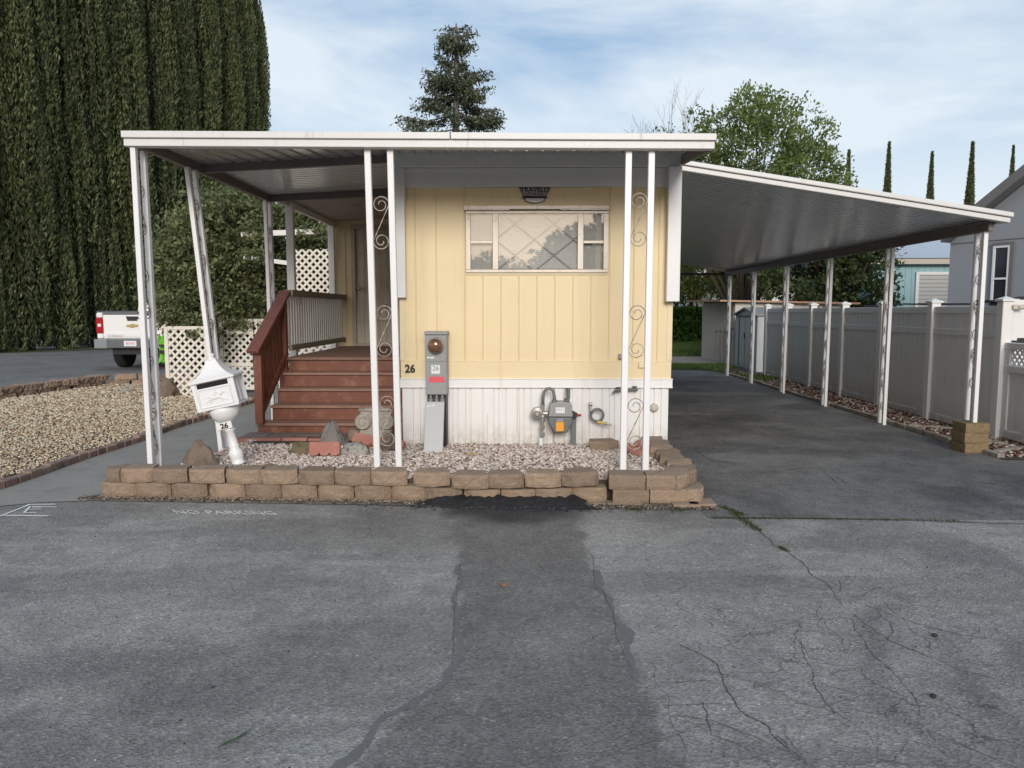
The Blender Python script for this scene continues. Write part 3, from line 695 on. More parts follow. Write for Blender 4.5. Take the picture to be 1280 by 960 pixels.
# front window
WX0, WX1, WZ0, WZ1 = -.585, .905, 2.015, 2.64
win = MB().box(WX0, WX1, YH - .03, YH + .004, WZ0 - .012, WZ0 + .022).box(WX0, WX1, YH - .03, YH + .004, WZ1 - .028, WZ1).box(WX0, WX0 + .05, YH - .032, YH + .004, WZ0 + .022, WZ1 - .028).box(WX1 - .05, WX1, YH - .032, YH + .004, WZ0 + .022, WZ1 - .028).build('window', 'alu', home, bevel=.003)
ORG[win.name] = ORG[home.name]
fr = MB(); mx = (-.275, .615)
for x in mx: MB().box(x - .030, x + .030, YH - .034, YH + .004, WZ0 + .022, WZ1 - .028).build('mullion', 'alu', win, bevel=.003)
for a, b in ((WX0 + .05, mx[0] - .03), (mx[1] + .03, WX1 - .05)):
    MB().box(a, b, YH - .028, YH + .002, 2.305, 2.335).build('glazing_bar', 'alu', win, bevel=.003)
for a, b in ((WX0 + .05, mx[0] - .03), (mx[0] + .03, mx[1] - .03), (mx[1] + .03, WX1 - .05)):
    MB().box(a, b, YH - .016, YH - .013, WZ0 + .022, WZ1 - .028).build('pane', 'glass', win)
ld = MB()
a, b, z0, z1 = mx[0] + .03, mx[1] - .03, WZ0 + .022, WZ1 - .028
def clip_diag(x0, z0_, x1, z1_):
    dx, dz = x1 - x0, z1_ - z0_; t0, t1 = 0., 1.
    for p, q in ((-dx, x0 - a), (dx, b - x0), (-dz, z0_ - z0), (dz, z1 - z0_)):
        if abs(p) < 1e-9: continue
        r = q / p
        if p < 0: t0 = max(t0, r)
        else: t1 = min(t1, r)
    if t0 < t1: ld.bar((x0 + dx * t0, YH - .0085, z0_ + dz * t0), (x0 + dx * t1, YH - .0085, z0_ + dz * t1), .004, .009, (1, 0, 0))
for k in range(-3, 6):
    clip_diag(a + .41 * k - .02, z0, a + .41 * k + .80 - .02, z1 + .06); clip_diag(a + .41 * k - .02, z1 + .06, a + .41 * k + .80 - .02, z0)
ld.build('diamond_leading', 'blind_dark', win)
bl = MB()
for i in range(27):
    z = WZ0 + .03 + i * .0215; bl.box(mx[0] - .02, mx[1] + .02, YH + .025, YH + .028, z, z + .0205, Matrix.Rotation(R(-14), 3, 'X'))
bl.build('blind', 'blind', win)
for a_, b_ in ((WX0 + .031, mx[0] - .025), (mx[1] + .025, WX1 - .031)): MB().box(a_, b_, YH + .03, YH + .034, WZ0 + .02, WZ1 - .02).build('side_blind', 'blind_dark', win)
MB().box(WX0 - .015, WX1 + .005, YH - .055, YH, WZ1 + .015, WZ1 + .055).box(WX0 - .015, WX0 + .46, YH - .062, YH, WZ1 + .003, WZ1 + .0145).box(WX1 - .5, WX1 + .005, YH - .062, YH, WZ1 + .003, WZ1 + .0145).build('drip_rail', 'alu', win, bevel=.003)
MB().box(WX0, WX1, YH - .012, YH, WZ0 - .035, WZ0 - .013).build('window_sill', 'yellow_trim', win, bevel=.002)


# name plate above the window
def shield(s, y0, y1, mm, nm, par):
    pts = [(-.166, .085), (.166, .085), (.12, 0), (.128, 0), (.128, -.03), (.104, -.03), (.104, -.052), (.06, -.072), (0, -.08), (-.06, -.072), (-.104, -.052), (-.104, -.03), (-.128, -.03), (-.128, 0), (-.12, 0)]
    return MB().prism([(.135 + x * s, 2.798 + z * s) for x, z in pts], y0, y1, 'y').build(nm, mm, par)
plate = shield(1.0, YH - .018, YH - .004, 'black', 'name_plate', home); ORG[plate.name] = ORG[home.name]
shield(.93, YH - .0205, YH - .0182, 'sign_grey', 'plate_face', plate)
MB().box(.135 - .118, .135 + .118, YH - .0225, YH - .021, 2.769, 2.796).build('plate_band', 'black', plate)
text('TRAVELO', .062, 'plate_lettering', 'black', plate, (.135, YH - .0215, 2.853), depth=.001, sx=1.12, bold=.0022)
text('CUSTOM BUILT', .036, 'plate_lettering', 'black', plate, (.135, YH - .0215, 2.814), depth=.001, sx=.92, bold=.001)
text('26', .118, 'house_number', 'black', home, (-1.19, YH - .010, .985), depth=.006, sx=.92, bold=.004)

# porch room with the security door, beyond the deck
YW = 13.0
MB().box(-3.26, -2.90, YW, YW + .08, .2, 3.14).box(-2.90, -1.9, YW, YW + .08, 3.02, 3.14).box(-2.90, -1.9, YW, YW + .08, .2, 1.0).box(-1.9, XL + .06, YW, YW + .08, .2, 3.14).build('porch_wall', 'yellow', home)
MB().box(-3.26, -3.18, YW + .08, 18, .2, 3.14).box(-3.26, XL, 18, 18.1, .2, 3.14).build('porch_side_wall', 'yellow', home)
MB().box(-3.28, -3.02, YW - .02, YW, 1.0, 2.95).build('porch_trim', 'yellow_trim', home)
MB().box(-3.32, XL, YW, 18.15, 3.14, 3.2).build('porch_room_roof', 'gutter', home)
door = MB().box(-2.92, -2.85, YW - .03, YW + .02, 1.0, 3.06).box(-1.95, -1.88, YW - .03, YW + .02, 1.0, 3.06).box(-2.85, -1.95, YW - .03, YW + .02, 2.99, 3.06).box(-2.85, -1.95, YW - .03, YW + .02, 1.0, 1.05).build('security_door', 'door_frame', home, bevel=.004)
ORG[door.name] = ORG[home.name]
MB().box(-2.85, -1.95, YW + .03, YW + .04, 1.05, 2.99).build('door_screen', 'screen', door)
ib = MB()
for k in range(1, 7):
    x = -2.85 + .9 * k / 7; ib.bar((x, YW - .01, 1.05), (x, YW - .01, 2.99), .012, .012)
for z in (1.45, 2.02, 2.6): ib.bar((-2.85, YW - .01, z), (-1.95, YW - .01, z), .014, .014)
def spiral(c, Rr, a0, sgn, turns=1.25, n=22, k=.72, plane='x'):
    out = []
    for i in range(n + 1):
        t = i / n; r = Rr * (1 - k * t ** 1.5); a = a0 + sgn * turns * 2 * math.pi * t
        u, w = c[0] + r * math.cos(a), c[1] + r * math.sin(a); out.append((u, w))
    return out
for cx, cz, s in ((-2.52, 1.87, 1), (-2.52, 2.17, 1), (-2.18, 1.87, -1), (-2.18, 2.17, -1)):
    ib.tube([(u, YW - .012, w) for u, w in spiral((cx, cz), .06, R(90 if cz > 2 else -90), s * (1 if cz > 2 else -1), 1.1)], .005, 5)
ib.tube([(-2.35 + .07 * math.sin(t * 6.28), YW - .012, 1.65 + .75 * t) for t in [i / 20 for i in range(21)]], .006, 5)
ib.tube([(-2.35 - .07 * math.sin(t * 6.28), YW - .012, 1.65 + .75 * t) for t in [i / 20 for i in range(21)]], .006, 5)
ib.build('door_bars', 'iron_cream', door)
MB().lathe([(.012, 0), (.028, -.03), (.03, -.05), (.01, -.06)], (-2.79, YW - .02, 1.98), 12, 'y').build('door_handle', 'galv', door, smooth=True)

# ------------------------------------------------------------------ deck, stairs, railings
deck = root('wooden_deck', (-2.15, 10.5, 0), 'red stained wooden porch deck with its flight of steps up to the door', 'deck')
d = MB(); y = 9.78
while y < 13.0 - .02:
    d.box(-3.08, XL - .01, y, min(y + .138, 13), .965, 1.0); y += .145
d.build('deck_boards', 'deckwood', deck, bevel=.003)
MB().box(-3.06, XL - .02, 9.84, 9.88, .12, .962).box(-3.06, -3.0, 9.88, 12.95, .80, .962).build('deck_fascia', 'redwood', deck)
for px_ in (-2.95, -1.45):
    MB().box(px_, px_ + .09, 12.7, 12.79, 0, .96).build('deck_post', 'redwood', deck)
SX0, SX1 = -3.04, XL - .03
for k in range(5):
    y0 = 8.8 + .25 * k; z1 = .28 + .18 * k; z0 = (.0 if k == 0 else z1 - .18)
    MB().box(SX0 - (.10 if k == 0 else 0), SX1, y0 + .02, y0 + .05, z0, z1 - .036).build('riser', 'redwood', deck, bevel=.002)
    if k < 4:
        MB().box(SX0 - (.12 if k == 0 else .01), SX1, y0 - .012, y0 + .128, z1 - .034, z1).box(SX0 - (.12 if k == 0 else .01), SX1, y0 + .136, y0 + .268, z1 - .034, z1).build('tread', 'tread', deck, bevel=.004)
stp = [(8.83, 0)] + [q for k in range(5) for q in ((8.83 + .25 * k, .24 + .18 * k), (8.83 + .25 * (k + 1), .24 + .18 * k))] + [(10.06, 0)]
MB().prism(stp, SX0 + .0, SX0 + .045, 'x').build('stringer', 'redwood', deck)
# stair railing
MB().box(-3.13, -3.04, 8.72, 8.81, .28, 1.15).build('newel', 'redwood', deck, bevel=.004)
MB().box(-3.16, -3.06, 9.74, 9.83, .6, 1.80).build('newel', 'redwood', deck, bevel=.004)
MB().bar((-3.10, 8.62, 1.13), (-3.10, 9.90, 1.855), .145, .042).build('stair_handrail', 'redrail', deck, bevel=.004)
MB().bar((-3.085, 8.82, 1.195), (-3.085, 9.74, 1.715), .040, .09).bar((-3.085, 8.82, .40), (-3.085, 9.8, 1.03), .040, .085).build('stair_side_rail', 'redrail', deck)
for i in range(7):
    y = 8.86 + i * .128; z = .40 + (y - 8.82) * .643; MB().box(-3.125, -3.103, y, y + .105, z - .05, z + .78).build('stair_baluster', 'redwood', deck, bevel=.002)
# porch side railing
pr_ = root('porch_railing', (-3.06, 11.3, 1.0), 'white baluster railing with olive rails along the left side of the porch', 'railing')
MB().box(-3.11, -3.0, 9.9, 12.95, 1.80, 1.88).build('top_rail', 'olive', pr_, bevel=.004)
MB().box(-3.08, -3.03, 9.9, 12.95, 1.08, 1.155).build('bottom_rail', 'olive', pr_, bevel=.004)
for i in range(26):
    y = 9.93 + i * .117; MB().box(-3.10, -3.075, y, y + .074, 1.156, 1.80).build('baluster', 'rail_white', pr_)

# ------------------------------------------------------------------ awning with scroll posts
def scroll_pts(h, R1=.078, link=.16):
    up = spiral((0, link), R1, 0, 1, 1.5, 28, .74)
    lo = [(-u, -w) for u, w in up]
    tw = [(R1 * (1 - 2 * t), link * (1 - 2 * t)) for t in [i / 6 for i in range(1, 6)]]
    return list(reversed(up)) + tw + lo
def scroll_post(parent, base, top, along, gap=.20, w=.05, scrolls=(), m='white', z_levels=None, sm='iron_rust', flip=1):
    """two bars joined by S scrolls; base/top = (x,y,z) of the middle; along = unit vector between the bars"""
    P0, P1 = Vector(base), Vector(top); A = Vector(along).normalized(); N = A.cross(Vector((0, 0, 1)))
    o = bpy.data.objects.new('post', None); COL.objects.link(o); o.parent = parent; ORG[o.name] = ORG[parent.name]
    for s in (-1, 1):
        MB().bar(P0 + A * s * gap / 2, P1 + A * s * gap / 2, w, w * .9, up=tuple(N)).build('bar', m, o, bevel=.004)
    for zc in scrolls:
        t = (zc - P0.z) / (P1.z - P0.z); c = P0.lerp(P1, t)
        b = MB(); b.tube([c + A * u * flip + Vector((0, 0, w_)) for u, w_ in scroll_pts(0, R1=(gap - w) / 2 * 1.0)], .0046, 6)
        b.build('scroll', sm, o, smooth=True)
    return o
aw = root('patio_awning', (-1.0, 8.0, 0), 'flat white metal patio awning on scroll iron posts, in front of the yellow home', 'awning')
FY = 6.66
def zfas(x): return 3.03 - .0075 * (x + 3.45)
fa = MB()
XA, XB = -3.46, 1.66
def strip(x0, x1, y0, y1, dz0, dz1, b=.0):
    fa.add([(x0, y0, zfas(x0) + dz0), (x1, y0, zfas(x1) + dz0), (x1, y1, zfas(x1) + dz0), (x0, y1, zfas(x0) + dz0), (x0, y0, zfas(x0) + dz1), (x1, y0, zfas(x1) + dz1), (x1, y1, zfas(x1) + dz1), (x0, y1, zfas(x0) + dz1)],
           [(0, 3, 2, 1), (4, 5, 6, 7), (0, 1, 5, 4), (1, 2, 6, 5), (2, 3, 7, 6), (3, 0, 4, 7)])
strip(XA, XB, FY, FY + .10, .0, .060); strip(XA - .01, -.62, FY - .022, FY + .10, .068, .125); strip(-.612, XB + .01, FY - .022, FY + .10, .068, .125)
strip(XA, XB, FY + .006, FY + .09, .059, .069)
fa.build('front_gutter', 'gutter', aw, bevel=.009, seg=2)
def zback(x): return 3.12 + .105 * min(1, max(0, (x + 3.40) / 2.1))
def zpan(x, y):
    t = min(1, max(0, (y - FY) / (8.0 - FY))); return (zfas(x) + .055) * (1 - t) + zback(x) * t
def corr(mb, a0, a1, b0, b1, zfn, along='y', pitch=.16, h=.028, flat=.62, nb=8):
    """ribbed sheet: ribs run along `along`"""
    us = []; a = a0
    while a < a1 - 1e-6:
        for f_, hh in ((0, 0), (flat, 0), (flat + .1, h), (.9, h)):
            us.append((min(a + f_ * pitch, a1), hh))
        a += pitch
    us.append((a1, 0)); bs = [b0 + (b1 - b0) * i / nb for i in range(nb + 1)]
    k0 = len(mb.v)
    for u, hh in us:
        for v in bs:
            x, y = (u, v) if along == 'y' else (v, u); mb.v.append((x, y, zfn(x, y) + hh))
    n = len(bs)
    for i in range(len(us) - 1):
        for j in range(n - 1):
            q = k0 + i * n + j; mb.f.append((q, q + 1, q + n + 1, q + n))
c_ = MB(); corr(c_, XA + .02, XB - .02, FY + .09, 7.98, zpan, 'y'); c_.build('front_pans', 'pan', aw, solid=.003)
c_ = MB(); corr(c_, 8.02, 10.1, XA + .03, XL, lambda x, y: zback(x), 'x', .115, .022); c_.build('side_pans', 'pan', aw, solid=.003)
MB().sheet([-3.34, -3.0, -2.4, -1.9, XL], [10.12, 11, 12, 13.0], lambda u, v: (u, v, zback(u) + .01)).build('porch_ceiling', 'porch_ceiling', aw, solid=.02)
bm_ = MB()
bm_.bar((-3.35, FY + .1, 3.065), (-3.35, 10.15, 3.085), .06, .09)
bm_.build('outer_beam', 'beam', aw, bevel=.005)
MB().bar((-3.38, 8.0, 3.085), (XL - .05, 8.0, 3.19), .05, .10).build('cross_beam', 'beam', aw, bevel=.004)
MB().bar((-3.38, 10.11, 3.085), (XL, 10.11, 3.19), .06, .10).build('cross_beam', 'beam', aw, bevel=.004)
MB().bar((-3.20, 10.16, 3.06), (-3.20, 13.0, 3.06), .05, .08).build('porch_beam', 'beam_grey', aw, bevel=.004)
MB().bar((1.63, FY + .1, 3.035), (1.66, 7.98, 3.16), .04, .10).build('end_rafter', 'beam', aw)
scroll_post(aw, (-3.375, 6.80, 0.0), (-3.40, 6.80, 3.03), (0, 1, 0), .17, .052, (2.5, 1.75, .98, .5), flip=-1)
scroll_post(aw, (-3.08, 7.68, 0.1), (-3.33, 7.70, 3.03), (0, 1, 0), .17, .048, (2.5, 1.95, 1.3))
scroll_post(aw, (-3.33, 10.05, 0.0), (-3.35, 10.05, 3.05), (0, 1, 0), .17, .05, (2.5, 1.9, 1.3))
def bar_post(a, b, w, m='white', n=1): 
    return MB().bar(a, b, w, w * .9, up=(0, 1, 0)).build('porch_post', m, aw, bevel=.004)
bar_post((-3.17, 10.42, .0), (-3.17, 10.42, 3.06), .10); bar_post((-3.22, 12.86, .0), (-3.22, 12.86, 3.06), .10)
scroll_post(aw, (-1.225, 6.80, .16), (-1.255, 6.76, 3.02), (1, 0, 0), .20, .055, (2.38, 1.42, .60), sm='iron_rust')
scroll_post(aw, (1.005, 6.62, .18), (1.035, 6.76, 3.0), (1, 0, 0), .20, .055, (2.40, 1.42, .60))

# carport
cp = root('carport', (3.4, 13.5, 0), 'ribbed white metal carport roof over the right driveway, on six scroll iron posts', 'carport')
def zc(x): return 3.135 - .158 * (x - 1.68)
c_ = MB(); corr(c_, 8.36, 19.2, 1.62, 5.24, lambda x, y: zc(x), 'x', .118, .034, nb=6); c_.build('roof_pans', 'pan', cp, solid=.003)
fb = MB()
for (dz0, dz1, yo) in ((-.022, .030, 0), (.038, .088, -.022)):
    x0, x1 = 1.66, 5.26 + (.02 if yo else 0)
    y0, y1 = 8.29 + yo, 8.37
    fb.add([(x0, y0, zc(x0) + dz0), (x1, y0, zc(x1) + dz0), (x1, y1, zc(x1) + dz0), (x0, y1, zc(x0) + dz0), (x0, y0, zc(x0) + dz1), (x1, y0, zc(x1) + dz1), (x1, y1, zc(x1) + dz1), (x0, y1, zc(x0) + dz1)],
           [(0, 3, 2, 1), (4, 5, 6, 7), (0, 1, 5, 4), (1, 2, 6, 5), (2, 3, 7, 6), (3, 0, 4, 7)])
fb.build('front_fascia', 'gutter', cp, bevel=.008, seg=2)
MB().box(5.20, 5.28, 8.38, 19.25, zc(5.2) - .02, zc(5.2) + .08).build('side_gutter', 'gutter', cp, bevel=.008)
MB().box(5.11, 5.17, 8.42, 19.2, 2.475, 2.575).build('beam', 'beam', cp, bevel=.005)
MB().box(1.62, 1.68, 8.38, 19.2, 3.02, 3.10).build('ledger', 'beam_grey', cp)
MB().box(1.62, 5.2, 19.2, 19.24, 2.5, 2.56).build('back_trim', 'beam', cp)
for i, (y, tw_) in enumerate(((8.6, .0), (10.68, .02), (12.74, .02), (14.8, 0), (16.84, 0), (18.8, 0))):
    zb = .345 if i == 0 else 0
    scroll_post(cp, (5.13 + (.01 if i == 0 else 0), y, zb), (5.14, y, 2.475), (.12 if i < 3 else .05, 1, 0), .19, .05, (2.12, 1.5, .95) if i == 0 else (2.1, 1.5, .9, .42), m='white')

# ------------------------------------------------------------------ block walls
def block_mesh(seed, w=.308, d=.215, h=.119, bulge=.046, rough=.010, m='block', taper=.035):
    o = seed * 5.3; front = []
    nF = 13
    for i in range(nF):
        t = i / (nF - 1) * 2 - 1
        x = t * w / 2; y = bulge * (abs(t) ** 2.8)
        front.append((x, y, 1.0))
    out = front + [(w / 2 - taper * .5, d * .5, .25), (w / 2 - taper, d, .2), (0, d + .002, .2), (-w / 2 + taper, d, .2), (-w / 2 + taper * .5, d * .5, .25)]
    n = len(out); L = 6; vs = []
    for k in range(L):
        z = h * k / (L - 1)
        for x, y, rr in out:
            e = rr * rough; q = Vector((x * 14 + o, y * 14, z * 14 + o))
            rnd_in = .006 if k in (0, L - 1) else 0
            dy = e * 2.2 * mnoise.noise(q) + e * 1.2 * mnoise.noise(q * 3) + rnd_in * rr
            vs.append((x + (e * mnoise.noise(q + Vector((5, 5, 5)))), y + dy, z + (.003 * mnoise.noise(q + Vector((9, 1, 1))))))
    fs = []
    for k in range(L - 1):
        for i in range(n):
            a = k * n + i; b = k * n + (i + 1) % n; fs.append((a, b, b + n, a + n))
    fs += [tuple(reversed(range(n))), tuple(range((L - 1) * n, L * n))]
    me = bpy.data.meshes.new('block'); me.from_pydata(vs, [], fs)
    bm = bmesh.new(); bm.from_mesh(me); bmesh.ops.recalc_face_normals(bm, faces=bm.faces); bm.to_mesh(me); bm.free()
    me.materials.append(M[m]); return me
BM = [block_mesh(i, rough=.006) for i in range(5)]; BMS = [block_mesh(i + 20, bulge=.004, w=.300, taper=.01, rough=.004, m='block') for i in range(3)]
BH = [block_mesh(i + 30, w=.17, rough=.006) for i in range(2)]
def place(parent, me, x, y, z, rz):
    o = bpy.data.objects.new('block', me); COL.objects.link(o); o.parent = parent
    o.location = Vector((x, y, z)) - parent.location; o.rotation_euler = (R(rnd.uniform(-.8, .8)), R(rnd.uniform(-1, 1)), rz + R(rnd.uniform(-2, 2))); return o
rw = root('block_wall', (-1, 6.3, 0), 'two course tan block wall holding the pale gravel bed in front of the home', 'retaining wall')
def xy(px_, lev, base=6.26):   # front face line of the wall in plan
    x = gp(px_, 600, .13)[0]; return x
def yl(x): return 6.30 - .045 * (x + 3.5) / 1.0 * .9
xw = lambda p: (p - 652) / 940 * 6.43
Zs = (.012, .136)
for i, c in enumerate((165.5, 209.5, 257, 304, 350, 396, 442, 488)):
    x = xw(c); place(rw, BM[i % 5], x, yl(x), Zs[1], R(-2))
place(rw, BH[0], xw(133), yl(-3.4) + .02, Zs[1], R(-32))
for i, c in enumerate((142, 186, 233, 282, 328, 374, 420, 467)):
    x = xw(c); place(rw, BM[(i + 2) % 5], x, yl(x) + .012, Zs[0], R(-2))
for i, (c, r_) in enumerate(((542, 2), (588.5, -3), (633, 3), (679, 1), (725, 5))):
    x = xw(c); place(rw, BM[(i + 1) % 5], x, yl(x) - .02 - (0, .02, .0, -.02, -.03)[i], Zs[1] + (0, -.012, -.006, .0, .012)[i], R(r_))
for i, (c, r_) in enumerate(((512, -3), (556, -4), (603, -6), (650, 3), (693, 5), (733, -14))):
    x = xw(c); place(rw, BM[(i + 3) % 5], x, yl(x) + .02 - (.0, .02, .02, -.0, .0, -.03)[i], Zs[0] + (0, -.01, -.02, -.02, -.008, 0)[i], R(r_))
for i, c in enumerate((780, 825)):
    x = xw(c); place(rw, BMS[i], x, 6.12, Zs[1] - .006, R(1.5)); 
for i, c in enumerate((782, 827)):
    x = xw(c); place(rw, BMS[2 - i], x + .02, 6.13, Zs[0], R(1.5))
place(rw, BH[1], 1.43, 6.12, Zs[0], R(5)); place(rw, BM[2], 1.40, 6.22, Zs[1], R(62))
for i in range(7):
    y = 6.42 + i * .245; x = 1.515 - .003 * i; place(rw, BM[i % 5], x + (.02 if i % 2 else 0), y, Zs[1] + .002 * i, R(78)); place(rw, BM[(i + 2) % 5], x + .03, y - .12, Zs[0], R(82))
fo = MB()
for i in range(15):
    x = -3.66 + i * .312; fo.prism([(x + .01, yl(x) - .025), (x + .30, yl(x + .3) - .025), (x + .305, yl(x) + .1), (x, yl(x) + .1)], 0, .014)
for x, y in ((1.36, 6.02), (1.50, 6.05)): fo.prism([(x - .12, y), (x + .10, y - .005), (x + .1, y + .2), (x - .12, y + .2)], 0, .03)
fo.build('footing_course', 'block', rw, bevel=.004)
# little post footing of three blocks
fs_ = root('post_footing', (5.13, 8.6, 0), 'short stack of three mossy tan blocks under the nearest carport post', 'block stack')
BMM = [block_mesh(i + 40, w=.265, d=.27, h=.112, bulge=.003, taper=.0, rough=.003, m='block_moss') for i in range(3)]
for k in range(3): place(fs_, BMM[k], 5.13 + (.004, -.006, .0)[k], 8.43, .003 + .114 * k, R((1, -2, 1.5)[k]))

# far left block wall along the side street
lw = root('side_block_wall', (-8.5, 14, 0), 'weathered low block wall between the left gravel bed and the side street', 'retaining wall')
BO = [block_mesh(i + 60, w=.42, d=.30, h=.125, bulge=.012, rough=.012, m='block_old', taper=.02) for i in range(4)]
pathw = [(-9.75, 11.2), (-9.15, 12.9), (-8.95, 14.3), (-8.75, 15.7), (-7.9, 16.05), (-6.9, 15.9), (-6.3, 15.6)]
acc = []; 
for a, b in zip(pathw, pathw[1:]):
    L = math.dist(a, b); n = max(1, round(L / .46))
    for i in range(n): acc.append((a[0] + (b[0] - a[0]) * (i + .5) / n, a[1] + (b[1] - a[1]) * (i + .5) / n, math.atan2(b[1] - a[1], b[0] - a[0])))
for i, (x, y, a) in enumerate(acc):
    for k in range(2):
        place(lw, BO[(i + k) % 4], x + (.15 if k else -.02) * math.cos(a) * .8, y + (.15 if k else 0) * math.sin(a) * .8, .01 + .127 * k, a + R(rnd.uniform(-9, 9)))

# brick edging along the path and paver apron at the steps
eg = root('brick_edging', (-4.73, 9.5, 0), 'row of dull red bricks edging the tan gravel bed along the path', 'edging')
y = 6.3
while y < 13.0:
    x = -4.73 + .02 * math.sin(y * 3); w = .17; MB().box(x - .045, x + .045, y + .004, y + w - .006, .0, .075 + rnd.uniform(-.012, .014), Matrix.Rotation(R(rnd.uniform(-5, 5)), 3, 'Z')).build('brick', 'edging', eg, bevel=.008); y += w
pa = root('paver_apron', (-2.3, 8.5, 0), 'grey paving slabs laid at the foot of the wooden steps', 'paving')
for i in range(6):
    for j in range(2):
        MB().box(-3.22 + i * .30, -3.22 + i * .30 + .29, 8.32 + j * .235, 8.32 + j * .235 + .225, .0, .165 + rnd.uniform(0, .008)).build('slab', 'paver', pa, bevel=.006)
pe = root('brick_border', (-2.3, 8.25, 0), 'pinkish brick border in front of the grey slabs', 'edging')
for i in range(6): MB().box(-3.24 + i * .29, -3.24 + i * .29 + .28, 8.20, 8.305, .05, .188 + rnd.uniform(0, .01)).build('brick', 'redbrick', pe, bevel=.008)
for i in range(5): MB().box(-3.30, -3.245, 6.7 + i * .32, 6.99 + i * .32, 0, .10 + rnd.uniform(-.01, .01)).build('brick', 'redbrick', pe, bevel=.008)

# concrete edging of the verge
ve = root('verge_edging', (5.24, 13, 0), 'broken concrete edging strips between driveway and mulch verge', 'edging')
y = 8.15
while y < 19:
    L = rnd.uniform(.7, 1.1); MB().box(5.20, 5.28, y, y + L - .015, 0, .05 + rnd.uniform(0, .02), Matrix.Rotation(R(rnd.uniform(-1.2, 1.2)), 3, 'Z')).build('edging_piece', 'curb', ve, bevel=.006); y += L
for a, b, w in (((5.32, 10.3), (5.75, 10.0), .07), ((5.3, 8.35), (5.75, 8.62), .08), ((5.33, 9.1), (5.75, 8.85), .07)):
    MB().bar((a[0], a[1], .03), (b[0], b[1], .035), w, .05).build('edging_piece', 'curb', ve, bevel=.006)
# ------------------------------------------------------------------ mailbox (leaning)
mbx = root('mailbox', (0, 0, 0), 'ornate white metal mailbox leaning on its white pedestal, number 26', 'mailbox')
def local(mb, name, m, parent, **k):
    o = mb.build(name, m, None, **k); o.parent = parent; ORG[o.name] = Vector((0, 0, 0)); return o
ped = MB().lathe([(.075, 0), (.078, .02), (.06, .035), (.07, .07), (.078, .11), (.07, .15), (.052, .18), (.058, .20), (.050, .22), (.044, .36), (.058, .375), (.062, .39), (.045, .40), (.045, .44)], (0, 0, 0), 20)
ped = local(ped, 'pedestal', 'white', mbx, smooth=True)
local(MB().box(-.11, .06, -.075, -.045, .40, .475), 'number_plate', 'white', mbx, bevel=.006)
t = text('26', .075, 'plate_number', 'black', None, (0, 0, 0), depth=.001, bold=.003, sx=1.1); t.parent = mbx; t.location = (-.02, -.077, .437)
bowl = MB()
bowl.lathe([(.05, .44), (.06, .47), (.11, .495), (.145, .54), (.16, .59), (.165, .635)], (0, 0, 0), 24); local(bowl, 'bowl_bracket', 'white', mbx, smooth=True)
W2, D2, B0, B1 = .205, .15, .635, .93
body = MB().prism([(-W2, -D2), (W2, -D2), (W2, D2), (-W2, D2)], B0 + .02, B1)
body.prism([(-W2 - .02, -D2 - .02), (W2 + .02, -D2 - .02), (W2 + .02, D2 + .02), (-W2 - .02, D2 + .02)], B0, B0 + .022)
for sx in (-1, 1):
    for sy in (-1, 1): body.box(sx * W2 - .022, sx * W2 + .022, sy * D2 - .012, sy * D2 + .012, B0 + .022, B1 - .002)
body = local(body, 'box_body', 'white', mbx, bevel=.005)
roofm = MB(); prof = [(1.16, 0), (1.17, .022), (1.0, .036), (.78, .062), (.58, .098), (.42, .14), (.31, .18), (.25, .205), (.22, .215)]
rings = []
for s_, h_ in prof:
    k0 = len(roofm.v); w_, d_ = W2 * s_ + .006, D2 * s_ + .006 + (0 if s_ > .9 else 0)
    roofm.v += [(-w_, -d_, B1 + h_), (w_, -d_, B1 + h_), (w_, d_, B1 + h_), (-w_, d_, B1 + h_)]; rings.append(k0)
for a, b in zip(rings, rings[1:]):
    for i in range(4): roofm.f.append((a + i, a + (i + 1) % 4, b + (i + 1) % 4, b + i))
roofm.f.append((3, 2, 1, 0)); roofm.f.append(tuple(rings[-1] + i for i in range(4)))
local(roofm, 'mailbox_roof', 'white', mbx, bevel=.004)
local(MB().lathe([(.045, .205), (.05, .225), (.03, .235), (.042, .25), (.045, .265), (.03, .28)], (0, 0, B1), 16), 'finial', 'white', mbx, smooth=True)
local(MB().box(-W2 + .035, W2 - .045, -D2 - .004, -D2 - .001, B1 - .058, B1 - .008), 'mail_slot', 'dark', mbx)
dr = MB(); x0, x1, z0, z1 = -W2 + .035, W2 - .04, B0 + .035, B1 - .075; y = -D2 - .003
dr.box(x0, x1, y, y + .003, z0, z1)
for a, b in (((x0, z0), (x1, z0)), ((x0, z1), (x1, z1)), ((x0, z0), (x0, z1)), ((x1, z0), (x1, z1))): dr.bar((a[0], y - .004, a[1]), (b[0], y - .004, b[1]), .010, .008)
dr.box(W2 - .03, W2 - .018, y - .004, y + .002, z0, z1 + .06)
door_ = local(dr, 'mailbox_door', 'white', mbx, bevel=.002)
em = MB()   # raised horse and rider
def blob(x, z, rx, rz, rot=0):
    n = 12; k0 = len(em.v); c, s_ = math.cos(rot), math.sin(rot)
    for j in range(n):
        a = 2 * math.pi * j / n; u, w = rx * math.cos(a), rz * math.sin(a); em.v.append((x + u * c - w * s_, y - .002, z + u * s_ + w * c))
    for j in range(n):
        a = 2 * math.pi * j / n; u, w = rx * .6 * math.cos(a), rz * .6 * math.sin(a); em.v.append((x + u * c - w * s_, y - .011, z + u * s_ + w * c))
    for j in range(n): em.f.append((k0 + j, k0 + (j + 1) % n, k0 + n + (j + 1) % n, k0 + n + j))
    em.f.append(tuple(k0 + n + j for j in range(n)))
cz = (z0 + z1) / 2 - .005
